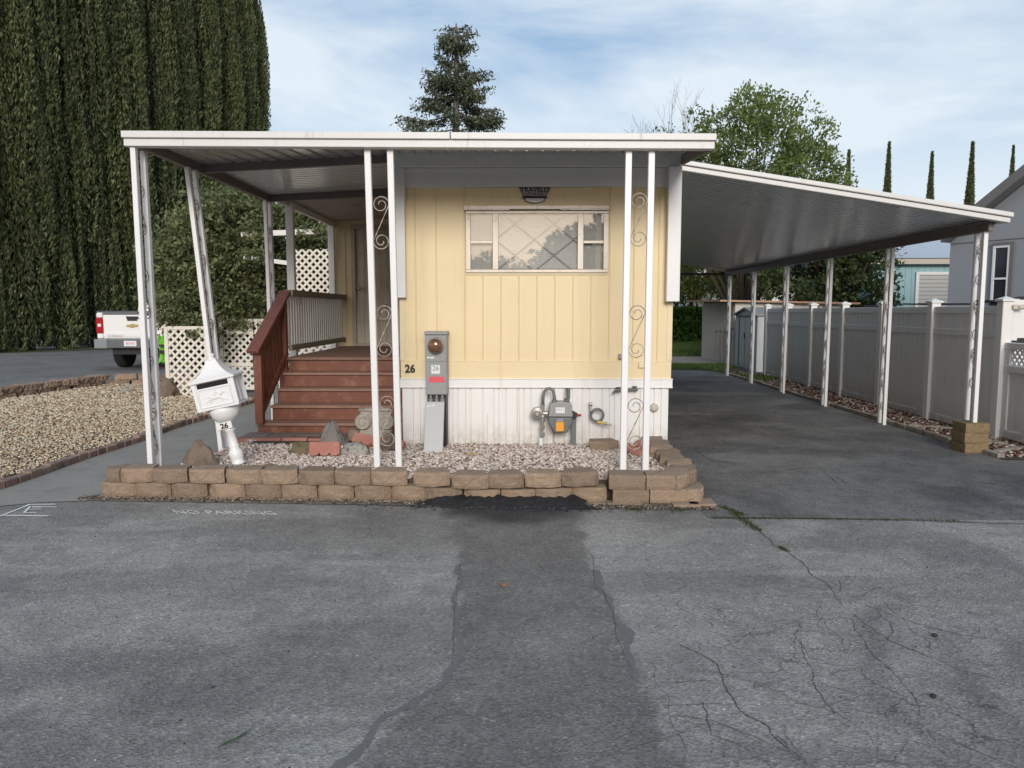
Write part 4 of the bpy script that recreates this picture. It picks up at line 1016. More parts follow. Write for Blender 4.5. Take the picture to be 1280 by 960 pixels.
blob(0, cz, .058, .021, .08); blob(.062, cz + .028, .030, .013, .9); blob(.088, cz + .044, .021, .009, -.5); blob(.0, cz + .04, .014, .028, -.2); blob(.006, cz + .073, .010, .011)
for a, b in (((-.05, -.005), (-.095, -.035)), ((-.095, -.035), (-.125, -.03)), ((-.04, -.012), (-.07, -.052)), ((.05, -.01), (.095, -.03)), ((.095, -.03), (.12, -.05)), ((.04, -.012), (.075, -.05)), ((-.055, .01), (-.10, .02)), ((.0, .03), (.03, -.0)), ((.01, .055), (.05, .03))):
    em.tube([(a[0], y - .004, cz + a[1]), (b[0], y - .004, cz + b[1])], [.008, .005], 6)
o = em.build('horse_relief', 'white', None); o.parent = door_
sd = MB()
for a, b in (((-D2 + .03, z0), (D2 - .03, z0)), ((-D2 + .03, z1 + .05), (D2 - .03, z1 + .05)), ((-D2 + .03, z0), (-D2 + .03, z1 + .05)), ((D2 - .03, z0), (D2 - .03, z1 + .05)), ((0, z0), (0, z1 + .05))):
    sd.bar((W2 + .003, a[0], a[1]), (W2 + .003, b[0], b[1]), .010, .008)
local(sd, 'side_moulding', 'white', mbx)
mbx.scale = (.85, .85, .87); mbx.location = (-2.63, 6.86, .185); mbx.rotation_euler = (R(1), R(-12), R(3))

# ------------------------------------------------------------------ electric meter pedestal
em_ = root('electric_meter', (-.88, 7.85, 0), 'grey electric meter pedestal with round glass meter, red tag and 26 sticker', 'electric meter')
MB().box(-.995, -.775, 7.76, 7.97, .735, 1.375).build('meter_box', 'metal_grey', em_, bevel=.006)
MB().box(-1.005, -.765, 7.74, 7.97, 1.36, 1.392).build('box_hood', 'metal_grey', em_, bevel=.004)
MB().box(-.99, -.78, 7.752, 7.7595, 1.085, 1.095).build('box_seam', 'metal_grey', em_)
mt = MB().lathe([(.088, 0), (.088, -.02), (.080, -.03)], (-.885, 7.76, 1.245), 28, 'y').build('meter_ring', 'galv', em_)
MB().lathe([(.078, -.02), (.076, -.06), (.066, -.085), (.04, -.1), (.01, -.104)], (-.885, 7.76, 1.245), 28, 'y').build('meter_glass', 'dome', em_, smooth=True)
MB().box(-.985, -.785, 7.80, 7.97, .17, .735).build('back_box', 'black', em_)
MB().box(-.935, -.845, 7.757, 7.759, .955, 1.045).build('number_sticker', 'label_white', em_)
text('26', .075, 'sticker_number', 'pipe', em_, (-.89, 7.756, 1.01), depth=.0006, sx=.9)
MB().box(-.955, -.805, 7.756, 7.759, .873, .925).box(-.965, -.795, 7.7575, 7.7595, .865, .892).build('red_tag', 'label_red', em_)
MB().box(-.98, -.95, 7.757, 7.759, 1.115, 1.13).box(-.945, -.905, 7.757, 7.759, 1.112, 1.13).build('paper_label', 'label_white', em_)
lg = MB()
for x in (-.945, -.885, -.825): lg.lathe([(.022, .66), (.024, .69), (.012, .70), (.012, .73)], (x, 7.775, 0), 12)
lg.build('cable_lug', 'galv', em_)
cv = MB(); cv.prism([(7.53, .165), (7.57, .165), (7.77, .665), (7.73, .665)], -.995, -.80, 'x'); cv.prism([(7.55, .165), (7.76, .165), (7.77, .62), (7.73, .62)], -.993, -.985, 'x')
cv.build('loose_cover', 'metal_light', em_, bevel=.004)
MB().box(-.975, -.935, 7.705, 7.712, .615, .63, Matrix.Rotation(R(-8), 3, 'Y')).box(-.93, -.89, 7.708, 7.714, .622, .636, Matrix.Rotation(R(-8), 3, 'Y')).build('paper_label', 'label_white', em_)

# ------------------------------------------------------------------ gas meter
gm = root('gas_meter', (.40, 7.85, .17), 'grey gas meter with orange tag and curved pipe in front of the white skirting', 'gas meter')
gx_, gy_ = .405, 7.84
MB().prism([(gx_ - .13, .50), (gx_ + .13, .50), (gx_ + .125, .43), (gx_ + .07, .335), (gx_ - .06, .335), (gx_ - .12, .43)], gy_ - .07, gy_ + .07, 'y').build('meter_body', 'pipe', gm, bevel=.015, seg=2)
MB().prism([(gx_ - .125, .505), (gx_ + .13, .505), (gx_ + .115, .645), (gx_ + .02, .665), (gx_ - .02, .665), (gx_ - .11, .645)], gy_ - .085, gy_ + .06, 'y').build('meter_head', 'metal_grey', gm, bevel=.010, seg=2)
MB().box(gx_ - .05, gx_ + .045, gy_ - .089, gy_ - .0855, .545, .605).build('dial_window', 'label_white', gm)
text('0 4 2 7', .028, 'dial_digits', 'pipe', gm, (gx_, gy_ - .0895, .583), depth=.0005); 
MB().box(gx_ - .045, gx_ + .035, gy_ - .077, gy_ - .0705, .355, .45).build('orange_tag', 'label_orange', gm)
MB().box(gx_ - .04, gx_ + .03, gy_ - .077, gy_ - .0705, .455, .485).build('paper_label', 'metal_grey', gm)
MB().tube([(.225, gy_, .62), (.225, gy_, .70), (.235, gy_, .755), (.262, gy_, .79), (.30, gy_, .795), (.335, gy_, .765), (.345, gy_, .70), (.345, gy_, .655)], .017, 10).lathe([(.028, .645), (.028, .675)], (.345, gy_, 0), 8).build('inlet_pipe', 'hose', gm, smooth=True)
MB().tube([(.465, gy_, .65), (.49, gy_, .70), (.49, gy_, .80)], .020, 10).lathe([(.03, .655), (.03, .69)], (.475, gy_, 0), 8).tube([(.49, gy_, .76), (.49, YH + .01, .77)], .02, 8).build('outlet_pipe', 'pipe', gm)
rg = MB().lathe([(.03, .045), (.062, .04), (.065, 0), (.06, -.03), (.03, -.04), (.02, -.07)], (.165, gy_, .535), 16, 'y').lathe([(.03, -.11), (.034, -.06), (.02, -.05), (.028, .03), (.03, .06), (.012, .08)], (.215, gy_, .53), 10, 'x')
rg.lathe([(.022, .44), (.024, .50), (.018, .52), (.02, .61), (.024, .63)], (.222, gy_, 0), 10); rg.build('regulator', 'galv', gm)
MB().tube([(.222, gy_, .45), (.21, gy_, .26)], .014, 8).lathe([(.022, .36), (.026, .37), (.026, .40), (.02, .41)], (.218, gy_, 0), 8).lathe([(.02, .28), (.025, .29), (.025, .32), (.02, .33)], (.222, gy_, 0), 8).build('riser_pipe', 'galv', gm)
MB().lathe([(.022, .13), (.022, .27)], (.205, gy_, 0), 12).build('pipe_sleeve', 'white', gm)
MB().box(.525, .575, gy_ - .012, gy_ + .012, .14, .53).build('support_post', 'pipe', gm)
MB().tube([(.50, gy_ - .02, .50), (.54, gy_ - .02, .545), (.575, gy_ - .02, .52)], .022, 8).lathe([(.03, -.03), (.03, .03)], (.553, gy_ - .025, .515), 12, 'y').build('shut_off_valve', 'black', gm)
MB().lathe([(.014, 0), (.014, .05)], (.575, gy_ - .025, .515), 8, 'x').build('valve_knob', 'tail_red', gm)
# hose stub with hanging loop
hs = root('gas_hose', (.80, 7.93, .5), 'looped grey gas hose with yellow end hanging from a tap on the white skirting', 'hose')
lp = [(.735, 7.93, .615), (.735, 7.93, .56), (.738, 7.92, .54)] + [(.80 + .066 * math.cos(a), 7.90 - .005 * a, .505 + .066 * math.sin(a)) for a in [R(160 - 18 * i) * 1.0 for i in range(20)]] 
MB().tube(lp[2:], .014, 8).build('hose_loop', 'hose', hs, smooth=True)
MB().tube([(.735, YH, .62), (.735, 7.93, .615), (.737, 7.92, .545)], .013, 8).lathe([(.02, 0), (.02, .03)], (.72, 7.92, .62), 8, 'x').build('gas_tap', 'galv', hs)
MB().tube([(.80, 7.885, .435), (.86, 7.88, .425), (.885, 7.88, .420)], .014, 8).build('hose_end', 'yellow_fit', hs)
MB().tube([(.885, 7.88, .42), (.90, 7.88, .415)], .020, 8).tube([(.90, 7.88, .415), (.955, 7.88, .405)], .011, 8).build('hose_coupling', 'galv', hs)
# garden tap manifold, vent cap, little box
tp = root('garden_tap', (1.08, 7.93, .76), 'dark garden tap with side outlets high on the white skirting', 'tap')
MB().tube([(.97, 7.93, .735), (1.0, 7.93, .765), (1.22, 7.93, .775)], .014, 8).tube([(1.10, 7.93, .77), (1.10, YH + .02, .77)], .014, 8).lathe([(.022, 0), (.022, .04)], (1.0, 7.93, .767), 8, 'x').lathe([(.02, 0), (.02, .03)], (1.20, 7.93, .775), 8, 'x').build('tap_body', 'pipe', tp)
MB().box(1.0, 1.05, 7.92, 7.94, .79, .80).box(1.17, 1.22, 7.92, 7.94, .80, .81).tube([(1.025, 7.93, .77), (1.025, 7.93, .80)], .006, 6).tube([(1.195, 7.93, .775), (1.195, 7.93, .80)], .006, 6).build('tap_handle', 'black', tp)
tag(MB().lathe([(.045, .02), (.045, -.03), (.035, -.05), (.01, -.052)], (1.415, YH, .575), 16, 'y').build('vent_cap', 'beige', None, smooth=True, at=(1.415, YH, .575)), 'small round cream vent cap near the right end of the white skirting', 'vent cap')
tag(MB().box(1.03, 1.10, YH - .05, YH - .002, 1.095, 1.15).build('outlet_box', 'metal_grey', None, bevel=.006, at=(1.06, YH, 1.12)), 'small grey outlet box on the yellow siding beside the right scroll post', 'outlet box')
tag(MB().box(1.24, 1.32, YH - .03, YH - .0, 1.0, 1.06).build('junction_box', 'yellow_trim', None, bevel=.006, at=(1.28, YH, 1.03)), 'small yellow painted junction box low on the siding, behind the right post', 'outlet box')

# ------------------------------------------------------------------ things in the planter
rock('rock', (-2.99, 6.86, .14), (.20, .15, .27), 'rock_brown', 33, 'pointed brown rock standing by the path behind the block wall', peak=.48)
rock('rock', (-2.0, 7.9, .17), (.17, .13, .24), 'rock_grey', 51, 'pointed grey rock at the foot of the wooden steps', peak=.5)
rock('rock', (-2.22, 7.48, .17), (.14, .10, .11), 'rock_dark', 12, 'mossy brown rock left of the short pink scalloped brick')
rock('rock', (-1.65, 7.38, .19), (.135, .10, .105), 'rock_white', 17, 'rounded speckled white rock right of the short pink scalloped brick')
rock('rock', (-2.66, 6.66, .19), (.13, .08, .035), 'rock_white', 21, 'flat pale stone lying under the mailbox pedestal')
rock('rock', (-2.28, 6.68, .18), (.09, .06, .04), 'rock_brown', 25, 'small flat brown stone lying just behind the block wall')
rock('rock', (-1.36, 7.55, .25), (.07, .07, .11), 'rock_brown', 29, 'tan rock lying on the long pink brick behind the centre post')
def scallop(L, H, T, n=3):
    p = [(-L / 2, 0), (-L / 2, H)]; p = [(-L / 2, H), (L / 2, H)]
    for i in range(n):
        c = L / 2 - L / n * (i + .5); p += [(c + L / n / 2 * math.cos(a), .035 - .035 * math.sin(a)) for a in [R(k * 180 / 7) for k in range(0, 8)]]
    return MB().prism(p, -T / 2, T / 2, 'y')
sb = scallop(.30, .14, .06).build('scalloped_brick', 'redbrick', None, bevel=.006); sb.location = (-1.93, 7.25, .185); sb.rotation_euler = (R(-14), 0, R(3))
tag(sb, 'short pink scalloped edging brick leaning in the pale gravel', 'brick', 'pink scalloped edging bricks')
sb = scallop(.58, .13, .07, 5).build('scalloped_brick', 'redbrick', None, bevel=.006); sb.location = (-1.50, 7.62, .20); sb.rotation_euler = (R(-50), R(6), R(-18))
tag(sb, 'long pink scalloped edging brick lying below the cast stone scroll', 'brick', 'pink scalloped edging bricks')
for i, (x, y, a, l) in enumerate(((1.13, 7.42, 62, 'pinkish curved edging tile between the bars of the right post'), (1.26, 7.55, 70, 'pinkish curved edging tile nearest the corner of the block wall'))):
    tb = MB(); n = 8
    for k in range(n):
        a0, a1 = R(180 * k / n), R(180 * (k + 1) / n); tb.prism([(.055 * math.cos(a0), .055 * math.sin(a0)), (.055 * math.cos(a1), .055 * math.sin(a1)), (.04 * math.cos(a1), .04 * math.sin(a1)), (.04 * math.cos(a0), .04 * math.sin(a0))], -.16, .16, 'x')
    o = tb.build('edging_tile', 'redbrick', None); o.location = (x, y, .20); o.rotation_euler = (0, R(8), R(-a)); tag(o, l, 'tile')
o = bpy.data.objects.new('loose_block', BM[1]); COL.objects.link(o); o.location = (.86, 7.62, .15); o.rotation_euler = (0, 0, R(8)); tag(o, 'tan wall block lying alone against the skirting behind the right post', 'block')
o = bpy.data.objects.new('loose_block', BH[1]); COL.objects.link(o); o.location = (-1.80, 7.95, .21); o.rotation_euler = (0, R(6), R(-8)); tag(o, 'small tan block lying behind the pointed grey rock', 'block')
# cast stone capital with two scrolls
cs = root('stone_capital', (-1.56, 7.86, .27), 'cast stone scroll capital ornament leaning by the steps behind the centre post', 'garden ornament')
MB().prism([(-1.72, .30), (-1.68, .44), (-1.71, .545), (-1.66, .585), (-1.42, .585), (-1.37, .55), (-1.40, .44), (-1.38, .30), (-1.45, .26), (-1.64, .26)], 7.83, 7.97, 'y').build('capital_body', 'cast_stone', cs, bevel=.02, seg=2)
sc_ = MB()
for cx, s in ((-1.665, 1), (-1.43, -1)):
    sc_.lathe([(.085, .03), (.088, -.005), (.08, -.025), (.07, -.03)], (cx, 7.83, .44), 24, 'y')
    sc_.tube([(cx + s * u, 7.80, .44 + w) for u, w in spiral((0, 0), .078, R(120), 1, 1.9, 40, .9)], .009, 6)
sc_.tube([(-1.71, 7.83, .565), (-1.37, 7.83, .565)], .018, 8)
sc_.build('capital_scroll', 'cast_stone', cs, smooth=True)
ll = MB(); 
for i in range(16):
    x, y = -.45 + rnd.gauss(0, .05), 7.25 + rnd.gauss(0, .04); ll.add([(x, y, .205), (x + .018, y + .004, .212), (x + .028, y + .016, .206), (x + .008, y + .014, .214)], [(0, 1, 2, 3)])
tag(ll.build('yellow_leaves', 'yellow_fit', None, at=(-.45, 7.25, .2)), 'few yellow fallen leaves on the pale gravel below the meter pedestal', 'leaves')

# ------------------------------------------------------------------ fence, gate
def fx(y): return 5.93 + (y - 9.3) * .018
fc = root('vinyl_fence', (6.0, 14, 0), 'tall white vinyl privacy fence with capped posts along the right of the driveway', 'fence')
FYs = [9.35, 11.0, 12.57, 14.15, 15.75, 17.25, 18.8]
for y in FYs:
    x = fx(y); p_ = MB().box(x - .065, x + .065, y - .065, y + .065, 0, 1.72).build('fence_post', 'vinyl_post', fc, bevel=.006)
    cpx = MB().box(x - .085, x + .085, y - .085, y + .085, 1.721, 1.745); k0 = len(cpx.v); cpx.v += [(x - .08, y - .08, 1.746), (x + .08, y - .08, 1.746), (x + .08, y + .08, 1.746), (x - .08, y + .08, 1.746), (x, y, 1.785)]; cpx.f += [(k0, k0 + 1, k0 + 4), (k0 + 1, k0 + 2, k0 + 4), (k0 + 2, k0 + 3, k0 + 4), (k0 + 3, k0, k0 + 4), (k0 + 3, k0 + 2, k0 + 1, k0)]
    cpx.build('post_cap', 'vinyl_post', p_)
for a, b in zip(FYs, FYs[1:]):
    a, b = a + .065, b - .065; xa, xb = fx(a), fx(b)
    pn = MB(); n = round((b - a) / .152); s_ = (b - a) / n
    for i in range(n):
        y0, y1 = a + s_ * i, a + s_ * (i + 1); x = fx((y0 + y1) / 2)
        pn.prism([(x - .012, y0 + .004), (x - .018, y0 + .012), (x - .018, y1 - .012), (x - .012, y1 - .004), (x + .015, y1), (x + .015, y0)], .08, 1.60)
    pn.build('fence_panel', 'vinyl', fc)
    for z0, z1 in ((.05, .14), (1.27, 1.36), (1.57, 1.665)): MB().bar((xa, a, (z0 + z1) / 2), (xb, b, (z0 + z1) / 2), .062, z1 - z0).build('fence_rail', 'vinyl', fc, bevel=.005)
gt = root('lattice_gate', (5.95, 8.5, 0), 'lower white vinyl gate section with lattice top, at the near end of the fence', 'gate')
g0, g1 = 7.5, 9.28
for z0, z1 in ((.05, .15), (.86, .94), (1.14, 1.22)): MB().box(5.915, 5.985, g0, g1, z0, z1).build('gate_rail', 'vinyl', gt, bevel=.005)
for y in (g1 - .09, g0): MB().box(5.92, 5.98, y, y + .09, .15, 1.14).build('gate_stile', 'vinyl', gt, bevel=.005)
gp_ = MB(); y = g0 + .09
while y < g1 - .1: gp_.box(5.94, 5.965, y + .004, y + .145, .15, .86); y += .15
gp_.build('gate_panel', 'vinyl', gt)
def lattice(mb, o, u, w, W, H, step, sw_, th, nrm, frame=0):
    o, u, w, nrm = map(Vector, (o, u, w, nrm)); n = int((W + H) / step) + 1
    for sgn in (1, -1):
        for i in range(n + 1):
            c = i * step
            if sgn == 1: a = (max(0, c - H), min(H, c)); b = (min(W, c), max(0, c - W))
            else: a = (max(0, W - c), min(H, c) if c < H else H); b = (W - max(0, c - H) if c > H else W, 0)
            if sgn == -1:
                # mirrored
                a0 = (max(0, c - H), min(H, c)); b0 = (min(W, c), max(0, c - W)); a = (W - a0[0], a0[1]); b = (W - b0[0], b0[1])
            p = o + u * a[0] + w * a[1] + nrm * th * .5 * sgn; q = o + u * b[0] + w * b[1] + nrm * th * .5 * sgn
            if (p - q).length > .02: mb.bar(p, q, th, sw_, up=tuple((q - p).normalized().cross(nrm)))
    return mb
lattice(MB(), (5.952, g0 + .09, .94), (0, 1, 0), (0, 0, 1), g1 - g0 - .18, .20, .088, .022, .008, (1, 0, 0)).build('gate_lattice', 'vinyl', gt)
ng = root('side_gate', (6.9, 9.38, 0), 'tall plain white gate leaf with a cream latch right of the last fence post', 'gate')
MB().box(6.03, 7.8, 9.36, 9.40, 1.27, 1.74).box(6.03, 6.10, 9.345, 9.415, 1.24, 1.75).build('gate_leaf', 'vinyl_post', ng, bevel=.004)
MB().box(6.03, 7.8, 9.36, 9.40, .1, 1.18).build('lower_leaf', 'vinyl', ng)
MB().box(6.03, 7.8, 9.37, 9.395, 1.18, 1.27).build('gate_gap', 'black', ng)
MB().box(5.97, 6.13, 9.255, 9.28, 1.62, 1.68).box(6.03, 6.10, 9.24, 9.256, 1.63, 1.67).build('latch', 'beige', ng, bevel=.008)

# covered grill and hose behind the fence
gr = root('covered_grill', (7.9, 11.6, 0), 'grey patio grill under a black cover showing above the fence at far right', 'grill')
MB().box(7.35, 9.0, 11.3, 12.0, .1, 1.74).build('grill_body', 'grey_trim', gr, bevel=.02)
MB().sheet(np.linspace(7.15, 9.15, 12), np.linspace(11.15, 12.1, 5), lambda u, v: (u, v, 1.755 + .08 * math.exp(-((u - 8.1) / .5) ** 2) + .012 * math.sin(u * 9))).build('grill_cover', 'black', gr, solid=.03)
cb_ = MB().tube([(fx(10.0) + .12, 10.0, 1.69), (fx(10.4) + .14, 10.5, 1.70), (6.1, 11.3, 1.70), (6.14, 12.2, 1.715), (6.12, 12.9, 1.69), (6.14, 13.6, 1.69)], .014, 6)
tag(cb_.build('black_cable', 'black', None, at=(6.1, 11.5, 1.7)), 'thin black cable lying along the top of the white fence', 'cable')

# ------------------------------------------------------------------ sheds and houses beyond
sh = root('garden_shed', (6.9, 20.9, 0), 'small grey metal garden shed with gable roof and sliding doors past the fence end', 'shed')
x0, x1, y0, y1 = 6.15, 7.3, 19.75, 21.75; ym = (y0 + y1) / 2
MB().prism([(y0, 0), (y1, 0), (y1, 1.50), (ym, 1.66), (y0, 1.50)], x0, x1, 'x').build('shed_walls', 'shed_grey', sh)
for s in (-1, 1):
    ye = y0 - .08 if s < 0 else y1 + .08
    MB().add([(x0 - .07, ye, 1.485), (x1 + .05, ye, 1.485), (x1 + .05, ym, 1.67), (x0 - .07, ym, 1.67), (x0 - .07, ye, 1.52), (x1 + .05, ye, 1.52), (x1 + .05, ym, 1.71), (x0 - .07, ym, 1.71)], [(0, 3, 2, 1), (4, 5, 6, 7), (0, 1, 5, 4), (1, 2, 6, 5), (2, 3, 7, 6), (3, 0, 4, 7)]).build('shed_roof', 'metal_grey', sh)
MB().box(x0 - .03, x0 - .002, ym - .60, ym - .04, .06, 1.44).box(x0 - .03, x0 - .002, ym - .03, ym + .48, .06, 1.44).build('shed_door', 'metal_light', sh, bevel=.004)
MB().box(x0 - .012, x0 - .004, ym + .49, ym + .66, .06, 1.45).box(x0 - .035, x0 - .031, ym - .04, ym - .03, .06, 1.44).box(x0 - .05, x0 - .03, ym - .02, ym + .02, .85, 1.0).box(x0 - .045, x0 - .01, y0 + .12, y1 - .12, 1.445, 1.485).build('door_track', 'black', sh)
cs2 = root('lean_to_shed', (7.8, 24.3, 0), 'long cream metal shed with a flat wood edged roof beside the lawn', 'shed')
MB().box(6.25, 9.6, 22.2, 26.2, 0, 1.86).build('shed_walls', 'cream_shed', cs2)
rb_ = MB()
for i in range(18): rb_.box(6.236, 6.25, 22.3 + i * .22, 22.33 + i * .22, .05, 1.85)
rb_.build('wall_rib', 'cream_shed', cs2)
MB().add([(5.75, 22.0, 1.88), (9.8, 22.0, 1.80), (9.8, 26.5, 1.80), (5.75, 26.5, 1.93), (5.75, 22.0, 1.93), (9.8, 22.0, 1.85), (9.8, 26.5, 1.85), (5.75, 26.5, 1.98)], [(0, 3, 2, 1), (4, 5, 6, 7), (0, 1, 5, 4), (1, 2, 6, 5), (2, 3, 7, 6), (3, 0, 4, 7)]).build('shed_roof', 'orange_wood', cs2)
lf = root('leaning_frames', (6.1, 22.4, 0), 'dark framed panels leaning between the two sheds', 'frame')
for i, (y, z, m) in enumerate(((23.2, 1.0, 'shed_mauve'), (22.2, 1.02, 'grey_wall'), (21.9, 1.1, 'grey_wall'))):
    b = MB().box(6.10, 6.13, y, y + .05, .02, z).box(6.10, 6.13, y + .55, y + .6, .02, z).box(6.10, 6.13, y, y + .6, z - .05, z)
    b.build('panel_frame', m, lf)

gh = root('grey_house', (8.35, 15, 0), 'grey stucco house with dark rake trim and narrow white window behind the fence', 'house')
D_ = Vector((.447, -.894, 0)).normalized(); N_ = Vector((.894, .447, 0)).normalized(); A_ = Vector((8.38, 15.0, 0))
Lg = 8.0; pf = [(0, 0), (Lg, 0), (Lg, 2.94), (Lg / 2, 2.94 + .70 * Lg / 2), (0, 2.94)]
def gl_(t, z, n=0): q = A_ + D_ * t + N_ * n; return (q.x, q.y, z)
vs = [gl_(t, z) for t, z in pf] + [gl_(t, z, 9) for t, z in pf]; n = 5
MB().add(vs, [tuple(range(5)), tuple(range(9, 4, -1))] + [(i, (i + 1) % 5, 5 + (i + 1) % 5, 5 + i) for i in range(5)]).build('house_walls', 'grey_wall', gh)
for t0, t1 in ((-.04, Lg / 2), (Lg + .04, Lg / 2)):
    z0, z1 = 2.94 - .70 * .04 + .02, 2.94 + .70 * Lg / 2 + .02
    vs = [gl_(t0, z0, -.25), gl_(t1, z1, -.25), gl_(t1, z1, 9.3), gl_(t0, z0, 9.3), gl_(t0, z0 + .2, -.25), gl_(t1, z1 + .2, -.25), gl_(t1, z1 + .2, 9.3), gl_(t0, z0 + .2, 9.3)]
    MB().add(vs, [(0, 3, 2, 1), (4, 5, 6, 7), (0, 1, 5, 4), (1, 2, 6, 5), (2, 3, 7, 6), (3, 0, 4, 7)]).build('house_roof', 'grey_trim', gh)
def wall_box(mb, t0, t1, z0, z1, n0, n1):
    vs = [gl_(t0, z0, n0), gl_(t1, z0, n0), gl_(t1, z0, n1), gl_(t0, z0, n1), gl_(t0, z1, n0), gl_(t1, z1, n0), gl_(t1, z1, n1), gl_(t0, z1, n1)]
    return mb.add(vs, [(0, 3, 2, 1), (4, 5, 6, 7), (0, 1, 5, 4), (1, 2, 6, 5), (2, 3, 7, 6), (3, 0, 4, 7)])
b = MB(); wall_box(b, 0, Lg, 2.90, 2.915, -.012, -.002); b.build('wall_joint', 'grey_trim', gh)
tw_ = MB()
for a in ((.84, 1.24, 2.80, 2.86), (.84, 1.24, 1.60, 1.66), (1.17, 1.24, 1.66, 2.80)): wall_box(tw_, *a, -.05, -.005)
w_ = tw_.build('window', 'grey_trim', gh); ORG[w_.name] = ORG[gh.name]
b = MB()
for a in ((.86, .90, 1.66, 2.80), (1.13, 1.17, 1.66, 2.80), (.90, 1.13, 2.76, 2.80), (.90, 1.13, 2.18, 2.215), (.90, 1.13, 1.66, 1.70)): wall_box(b, *a, -.045, -.006)
b.build('window_frame', 'white', w_)
b = MB(); wall_box(b, .90, 1.13, 1.70, 2.76, -.02, -.008); b.build('pane', 'dark_glass', w_)

th = root('teal_house', (15, 28, 0), 'pale teal house with light blue roof and white framed blind window beyond the fence', 'house')
MB().box(11.5, 20, 25, 32, 0, 3.12).build('house_walls', 'teal_wall', th)
b = MB()
for i in range(40): b.box(11.5 + i * .21, 11.515 + i * .21, 24.985, 25, 0, 3.1)
b.build('siding_rib', 'teal_wall', th)
MB().box(11.2, 20.3, 24.75, 32.2, 3.12, 3.30).build('eave_fascia', 'beige', th)
MB().add([(11.1, 24.7, 3.31), (20.4, 24.7, 3.31), (20.4, 28.5, 4.35), (11.1, 28.5, 4.35), (11.1, 32.3, 3.31), (20.4, 32.3, 3.31)], [(0, 1, 2, 3), (3, 2, 5, 4), (0, 3, 4), (1, 5, 2)]).build('house_roof', 'blue_roof', th)
w_ = MB().box(12.88, 14.05, 24.93, 24.98, 2.78, 2.88).box(12.88, 12.98, 24.93, 24.98, 1.6, 2.78).box(13.95, 14.05, 24.93, 24.98, 1.6, 2.78).box(12.88, 14.05, 24.93, 24.98, 1.5, 1.6).build('window', 'white', th); ORG[w_.name] = ORG[th.name]
b = MB()
for i in range(9): b.box(12.98, 13.95, 24.955, 24.975, 1.61 + i * .13, 1.61 + i * .13 + .115, Matrix.Rotation(R(12), 3, 'X'))
b.build('blind', 'blind_dark', w_)
wh = root('white_house', (16, 48, 0), 'white house glimpsed through the trees beyond the sheds', 'house')
MB().box(10.0, 22, 45, 52, 0, 3.0).build('house_walls', 'vinyl_post', wh)
MB().prism([(9.6, 3.0), (22.4, 3.0), (16, 4.6)], 44.6, 52.4, 'y').build('house_roof', 'beige', wh)
MB().box(10.8, 11.8, 44.95, 45, 1.1, 2.2).box(13.5, 14.8, 44.95, 45, 1.1, 2.2).build('window', 'dark_glass', wh)

# ------------------------------------------------------------------ truck
tr = root('pickup_truck', (0, 0, 0), 'white pickup truck seen from behind, parked on the side street at left', 'pickup truck')
bd = MB(); 
bd.prism([(0.02, .80), (0, .92), (0, 1.45), (.05, 1.58), (2.0, 1.58), (2.0, .62), (1.62, .62), (1.5, .95), (1.1, 1.04), (.7, .95), (.58, .66)], -.99, -.90, 'x'); bd.prism([(0.02, .80), (0, .92), (0, 1.45), (.05, 1.58), (2.0, 1.58), (2.0, .62), (1.62, .62), (1.5, .95), (1.1, 1.04), (.7, .95), (.58, .66)], .90, .99, 'x')
bd.box(-.90, .90, .06, 2.0, .80, .86); bd.box(-.90, .90, 1.95, 2.02, .86, 1.56)
local(bd, 'cargo_bed', 'truck_white', tr, bevel=.02, seg=2)
cab = MB().prism([(2.06, .62), (2.06, 1.56), (2.14, 1.93), (2.35, 1.98), (3.35, 1.96), (3.95, 1.42), (5.3, 1.32), (5.55, 1.15), (5.6, .62)], -.90, .97, 'x')
local(cab, 'cab', 'truck_white', tr, bevel=.04, seg=2)
local(MB().prism([(2.10, 1.60), (2.165, 1.88), (2.155, 1.88), (2.09, 1.60)], -.72, .72, 'x'), 'rear_window', 'dark_glass', tr)
tg = MB().box(-.80, .80, -.03, .03, .86, 1.50); tg.box(-.80, .80, -.045, -.03, .90, 1.02)
tg = local(tg, 'tailgate', 'truck_white', tr, bevel=.015, seg=2)
o = local(MB().box(-.80, .80, -.035, .03, 1.503, 1.585), 'tailgate_cap', 'truck_grey', tg, bevel=.01)
for sx in (-1, 1): local(MB().box(sx * .90, sx * .985, -.02, 2.0, 1.585, 1.605), 'bed_rail', 'truck_grey', tr, bevel=.005)
o = local(MB().prism([(-.17, 1.46), (.17, 1.46), (.13, 1.34), (-.13, 1.34)], -.045, -.031, 'y'), 'tailgate_handle', 'black', tg)
o = local(MB().prism([(-.15, 1.235), (-.045, 1.235), (-.04, 1.255), (.06, 1.255), (.06, 1.235), (.16, 1.235), (.14, 1.175), (.045, 1.175), (.04, 1.155), (-.06, 1.155), (-.06, 1.175), (-.17, 1.175)], -.05, -.031, 'y'), 'emblem', 'gold', tg)
t = text('SILVERADO', .085, 'tailgate_lettering', 'metal_grey', None, (0, 0, 0), depth=.002, sx=1.0); t.parent = tg; t.location = (-.48, -.047, .925)
for sx in (-1, 1):
    tl = local(MB().box(sx * .81, sx * 1.0, -.04, .06, 1.0, 1.42), 'tail_light', 'tail_red', tr, bevel=.02, seg=2)
    local(MB().box(sx * .86, sx * .95, -.045, -.038, 1.18, 1.26), 'reverse_light', 'label_white', tl)
    local(MB().box(sx * .82, sx * .985, -.03, .05, .86, .99).box(sx * .82, sx * .985, -.03, .05, 1.43, 1.55), 'corner_panel', 'truck_white', tr, bevel=.015)
bp = MB().prism([(-1.03, -.02), (-1.0, -.16), (-.62, -.20), (.62, -.20), (1.0, -.16), (1.03, -.02), (.95, .05), (-.95, .05)], .60, .83)
